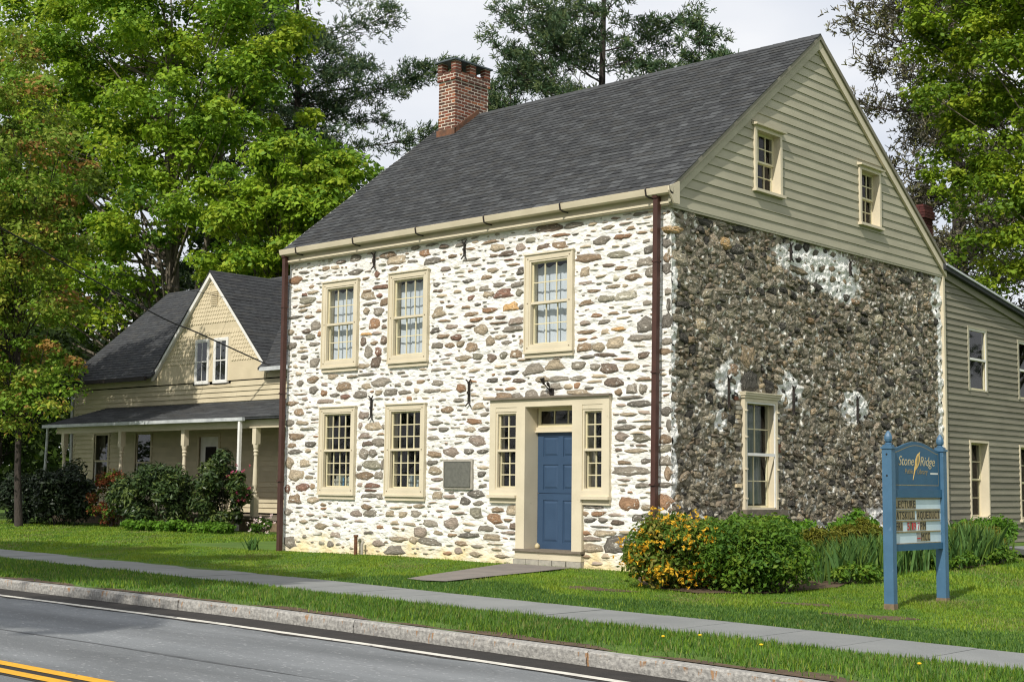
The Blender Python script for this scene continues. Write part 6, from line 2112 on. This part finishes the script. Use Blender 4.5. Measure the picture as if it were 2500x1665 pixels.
# shrubs before the porch
shrub('dark_rhododendron', 'very dark rhododendron at the left end of the porch', (-26.6, 4.6), 1.5, 1.2, 2.0, 9000, .085, LM['dark'], [.65, .35], 201, nlump=60, aspect=.36)
shrub('dark_rhododendron', 'low dark rhododendron at the far left beside the tree trunk', (-28.6, 4.4), 1.3, 1.1, 1.6, 5000, .085, LM['dark'], [.75, .25], 202, nlump=46, aspect=.36)
shrub('rusty_shrub', 'rusty red shrub between the two rhododendrons', (-24.4, 5.0), .75, .7, 1.75, 3600, .06, LM['rust'] + LM['bush'], [.4, .3, .15, .1, .05], 203, nlump=34, aspect=.3)
rh, lump, lr = shrub('rhododendron', 'big glossy rhododendron in front of the porch steps', (-22.0, 4.9), 2.0, 1.2, 1.85, 12000, .08, LM['rhodo'], [.5, .3, .2], 204, nlump=80, aspect=.34)
rh2, lump2, lr2 = shrub('rhododendron', 'upright rhododendron with pink flowers at the right end of the porch', (-19.3, 5.3), 1.05, .9, 2.35, 6500, .085, LM['rhodo'], [.4, .2, .4], 205, nlump=44, aspect=.34)
blossoms(rh2, lump2, lr2, LM['pink'], 5, 206, .07, lambda L_: L_[:, 0] * .737 + L_[:, 1] * .675 + L_[:, 2] * .3, per=5)
for i, (x, y, lab) in enumerate(((-21.2, 4.0, 'bright green leafy plants at the foot of the big rhododendron'), (-19.8, 4.2, 'bright green leafy plants below the pink-flowered rhododendron'), (-18.6, 4.7, 'bright green leafy plants by the white porch downspout'))):
    shrub('leafy_perennial', lab, (x, y), 1.0, .5, .24, 1700, .06, LM['lime'] + LM['bush'][:1], [.4, .3, .3], 210 + i, nlump=40, cat='plant', stems=5, group='bright green plants before the porch')
pe, lump, lr = shrub('peony_plant', 'small plant with white and pink flowers beside the brown downspout', (-17.6, 5.4), .4, .35, .45, 500, .05, LM['bush'], [.4, .4, .2], 215, nlump=14, cat='plant', stems=5)
blossoms(pe, lump, lr, [mat('white_petal', (.8, .7, .68), (.75, .55, .55))], 6, 216, .07, lambda L_: L_[:, 2], per=4)
iris((-10.3, -.35), 40, .32, 'small tuft of strap leaves at the foot of the brown downspout', 217, rad=.08)

# ------------------------------------------------------------------ grass blades
def grass():
    r = np.random.default_rng(301)
    camv = np.array(CAM)
    def zone(x0, x1, y0, y1, dens, hmin, hmax, wd, clump=False, cond=None):
        n = int((x1 - x0) * (y1 - y0) * dens)
        x, y = r.uniform(x0, x1, n), r.uniform(y0, y1, n)
        k = np.interp(x, *zip(*KERB)) + .19
        sn, sf = np.interp(x, *zip(*SW_NEAR)), np.interp(x, *zip(*SW_FAR))
        ok = (y > k) & ~((y > sn + .01 - .03 * r.random(n)) & (y < sf - .01 + .03 * r.random(n)))
        ok &= ~((x > XL - .05) & (x < GX + .05) & (y > -.02))
        # door path
        px = np.array([p[0] for p in PATH]); py = np.array([p[1] for p in PATH])
        inside = np.zeros(n, bool)
        j = len(px) - 1
        for i in range(len(px)):
            c_ = ((py[i] > y) != (py[j] > y)) & (x < (px[j] - px[i]) * (y - py[i]) / (py[j] - py[i] + 1e-9) + px[i])
            inside ^= c_
            j = i
        ok &= ~inside
        bx = np.array([p[0] for p in BED]); by = np.array([p[1] for p in BED])
        inside = np.zeros(n, bool)
        j = len(bx) - 1
        for i in range(len(bx)):
            c_ = ((by[i] > y) != (by[j] > y)) & (x < (bx[j] - bx[i]) * (y - by[i]) / (by[j] - by[i] + 1e-9) + bx[i])
            inside ^= c_
            j = i
        ok &= ~inside
        # bare worn edge along the kerb, ragged
        edge = .14 + .22 * (hnoise(x, y * 0 + 3, 1.3, 2.) > .0) + .16 * r.random(n)
        ok &= ~((y < k + edge) & (r.random(n) < .85))
        for (ux, uy, ur) in ((5.5, -3.7, .42), (8.3, -3.6, .5), (.9, -2.9, .45), (4.2, -2.9, .3)):
            ok &= ~((((x - ux) / (ur * 1.5)) ** 2 + ((y - uy) / (ur * .6)) ** 2 < 1) & (r.random(n) < .8))
        if cond is not None:
            ok &= cond(x, y, r.random(n))
        x, y = x[ok], y[ok]
        return x, y, np.full(len(x), 1.0) * r.uniform(hmin, hmax, len(x)), np.full(len(x), wd)
    Z = [zone(-2, 9.5, -9.2, -5.9, 1900, .022, .075, .007),
         zone(-16, -2, -8.3, -5.2, 1100, .022, .065, .010),
         zone(-3, 10, -6.2, .2, 1800, .016, .042, .007),
         zone(2, 10, .2, 7, 700, .025, .06, .011),
         zone(-14, -3, -5.2, .1, 1050, .015, .038, .009),
         zone(-24, -14, -5.4, 5.4, 380, .02, .05, .016),
         zone(-34, -24, -5.0, 5.4, 160, .025, .055, .022)]
    x, y, h, w_ = [np.concatenate(q) for q in zip(*Z)]
    n = len(x)
    verge = y < np.interp(x, *zip(*SW_NEAR))
    tuft = hnoise(x, y, 1.1, 4.) + .5 * hnoise(x, y, 3.1, 1.)
    lush = (y > np.interp(x, *zip(*SW_FAR))) & (y < np.interp(x, *zip(*SW_FAR)) + 1.15 + .55 * hnoise(x, y, .7, 9.) + .25 * r.random(n)) & (x > -3)
    h *= np.where(lush, 1.25, 1.0)
    h *= np.clip(1 + .35 * tuft, .55, 1.5) * np.where(verge, 1.1, 1.0)
    z = gz(x, y) - .004
    az = r.uniform(0, 6.283, n)
    lean = r.uniform(.1, .75, n)
    s = np.stack([np.cos(az), np.sin(az), np.zeros(n)], 1)
    b = np.stack([x, y, z], 1)
    d = np.stack([-np.sin(az) * lean, np.cos(az) * lean, np.ones(n)], 1)
    V = np.stack([b - s * w_[:, None], b + s * w_[:, None], b + d * h[:, None]], 1).reshape(-1, 3)
    F = np.arange(3 * n).reshape(-1, 3)
    t2 = tuft + r.normal(size=n) * .55
    mi = np.where(t2 > .55, 2, np.where(t2 < -.35, 1, 0))
    dry = hnoise(x, y, .8, 7.) + r.normal(size=n) * .4
    mi = np.where(dry > .72, 3, mi)
    mi = np.where(lush & (r.random(n) < .85), 4, mi)
    rv = r.random(n)
    mi = np.where(verge & (rv < .35), 1, np.where(verge & (rv < .70), 4, np.where(verge & (rv < .78), 3, mi)))
    o = link('grass', np_mesh('grass', V, F, [M['grass%d' % i] for i in range(5)], mi))
    props(o, 'short green lawn grass around the houses and on the verge', 'grass', kind='stuff')
grass()
# dandelions in the verge
dm = mat('dandelion_yellow', (.8, .55, .02), (.7, .45, .02))
for i, (x, y, lab) in enumerate(((5.45, -7.55, 'yellow dandelion in the verge, nearest the kerb'), (5.62, -7.2, 'yellow dandelion behind the one nearest the kerb'), (6.45, -7.45, 'yellow dandelion in the verge in front of the green shrub'), (8.05, -7.65, 'yellow dandelion in the verge near the sign'))):
    z0 = float(gz(x, y))
    root = thing('dandelion', lab, 'flower', (x, y, z0), 'dandelions in the verge')
    b = MB()
    b.tube([(x, y, z0), (x + .004, y, z0 + .06), (x, y - .004, z0 + .08)], .004, 5)
    b.build('stalk', M['grass1'], root)
    b = MB()
    b.lathe((x, y - .004, z0 + .075), [(0, .004), (.005, .016), (.012, .019), (.018, .009), (.019, 0)], 9)
    b.build('flower_head', dm, root)
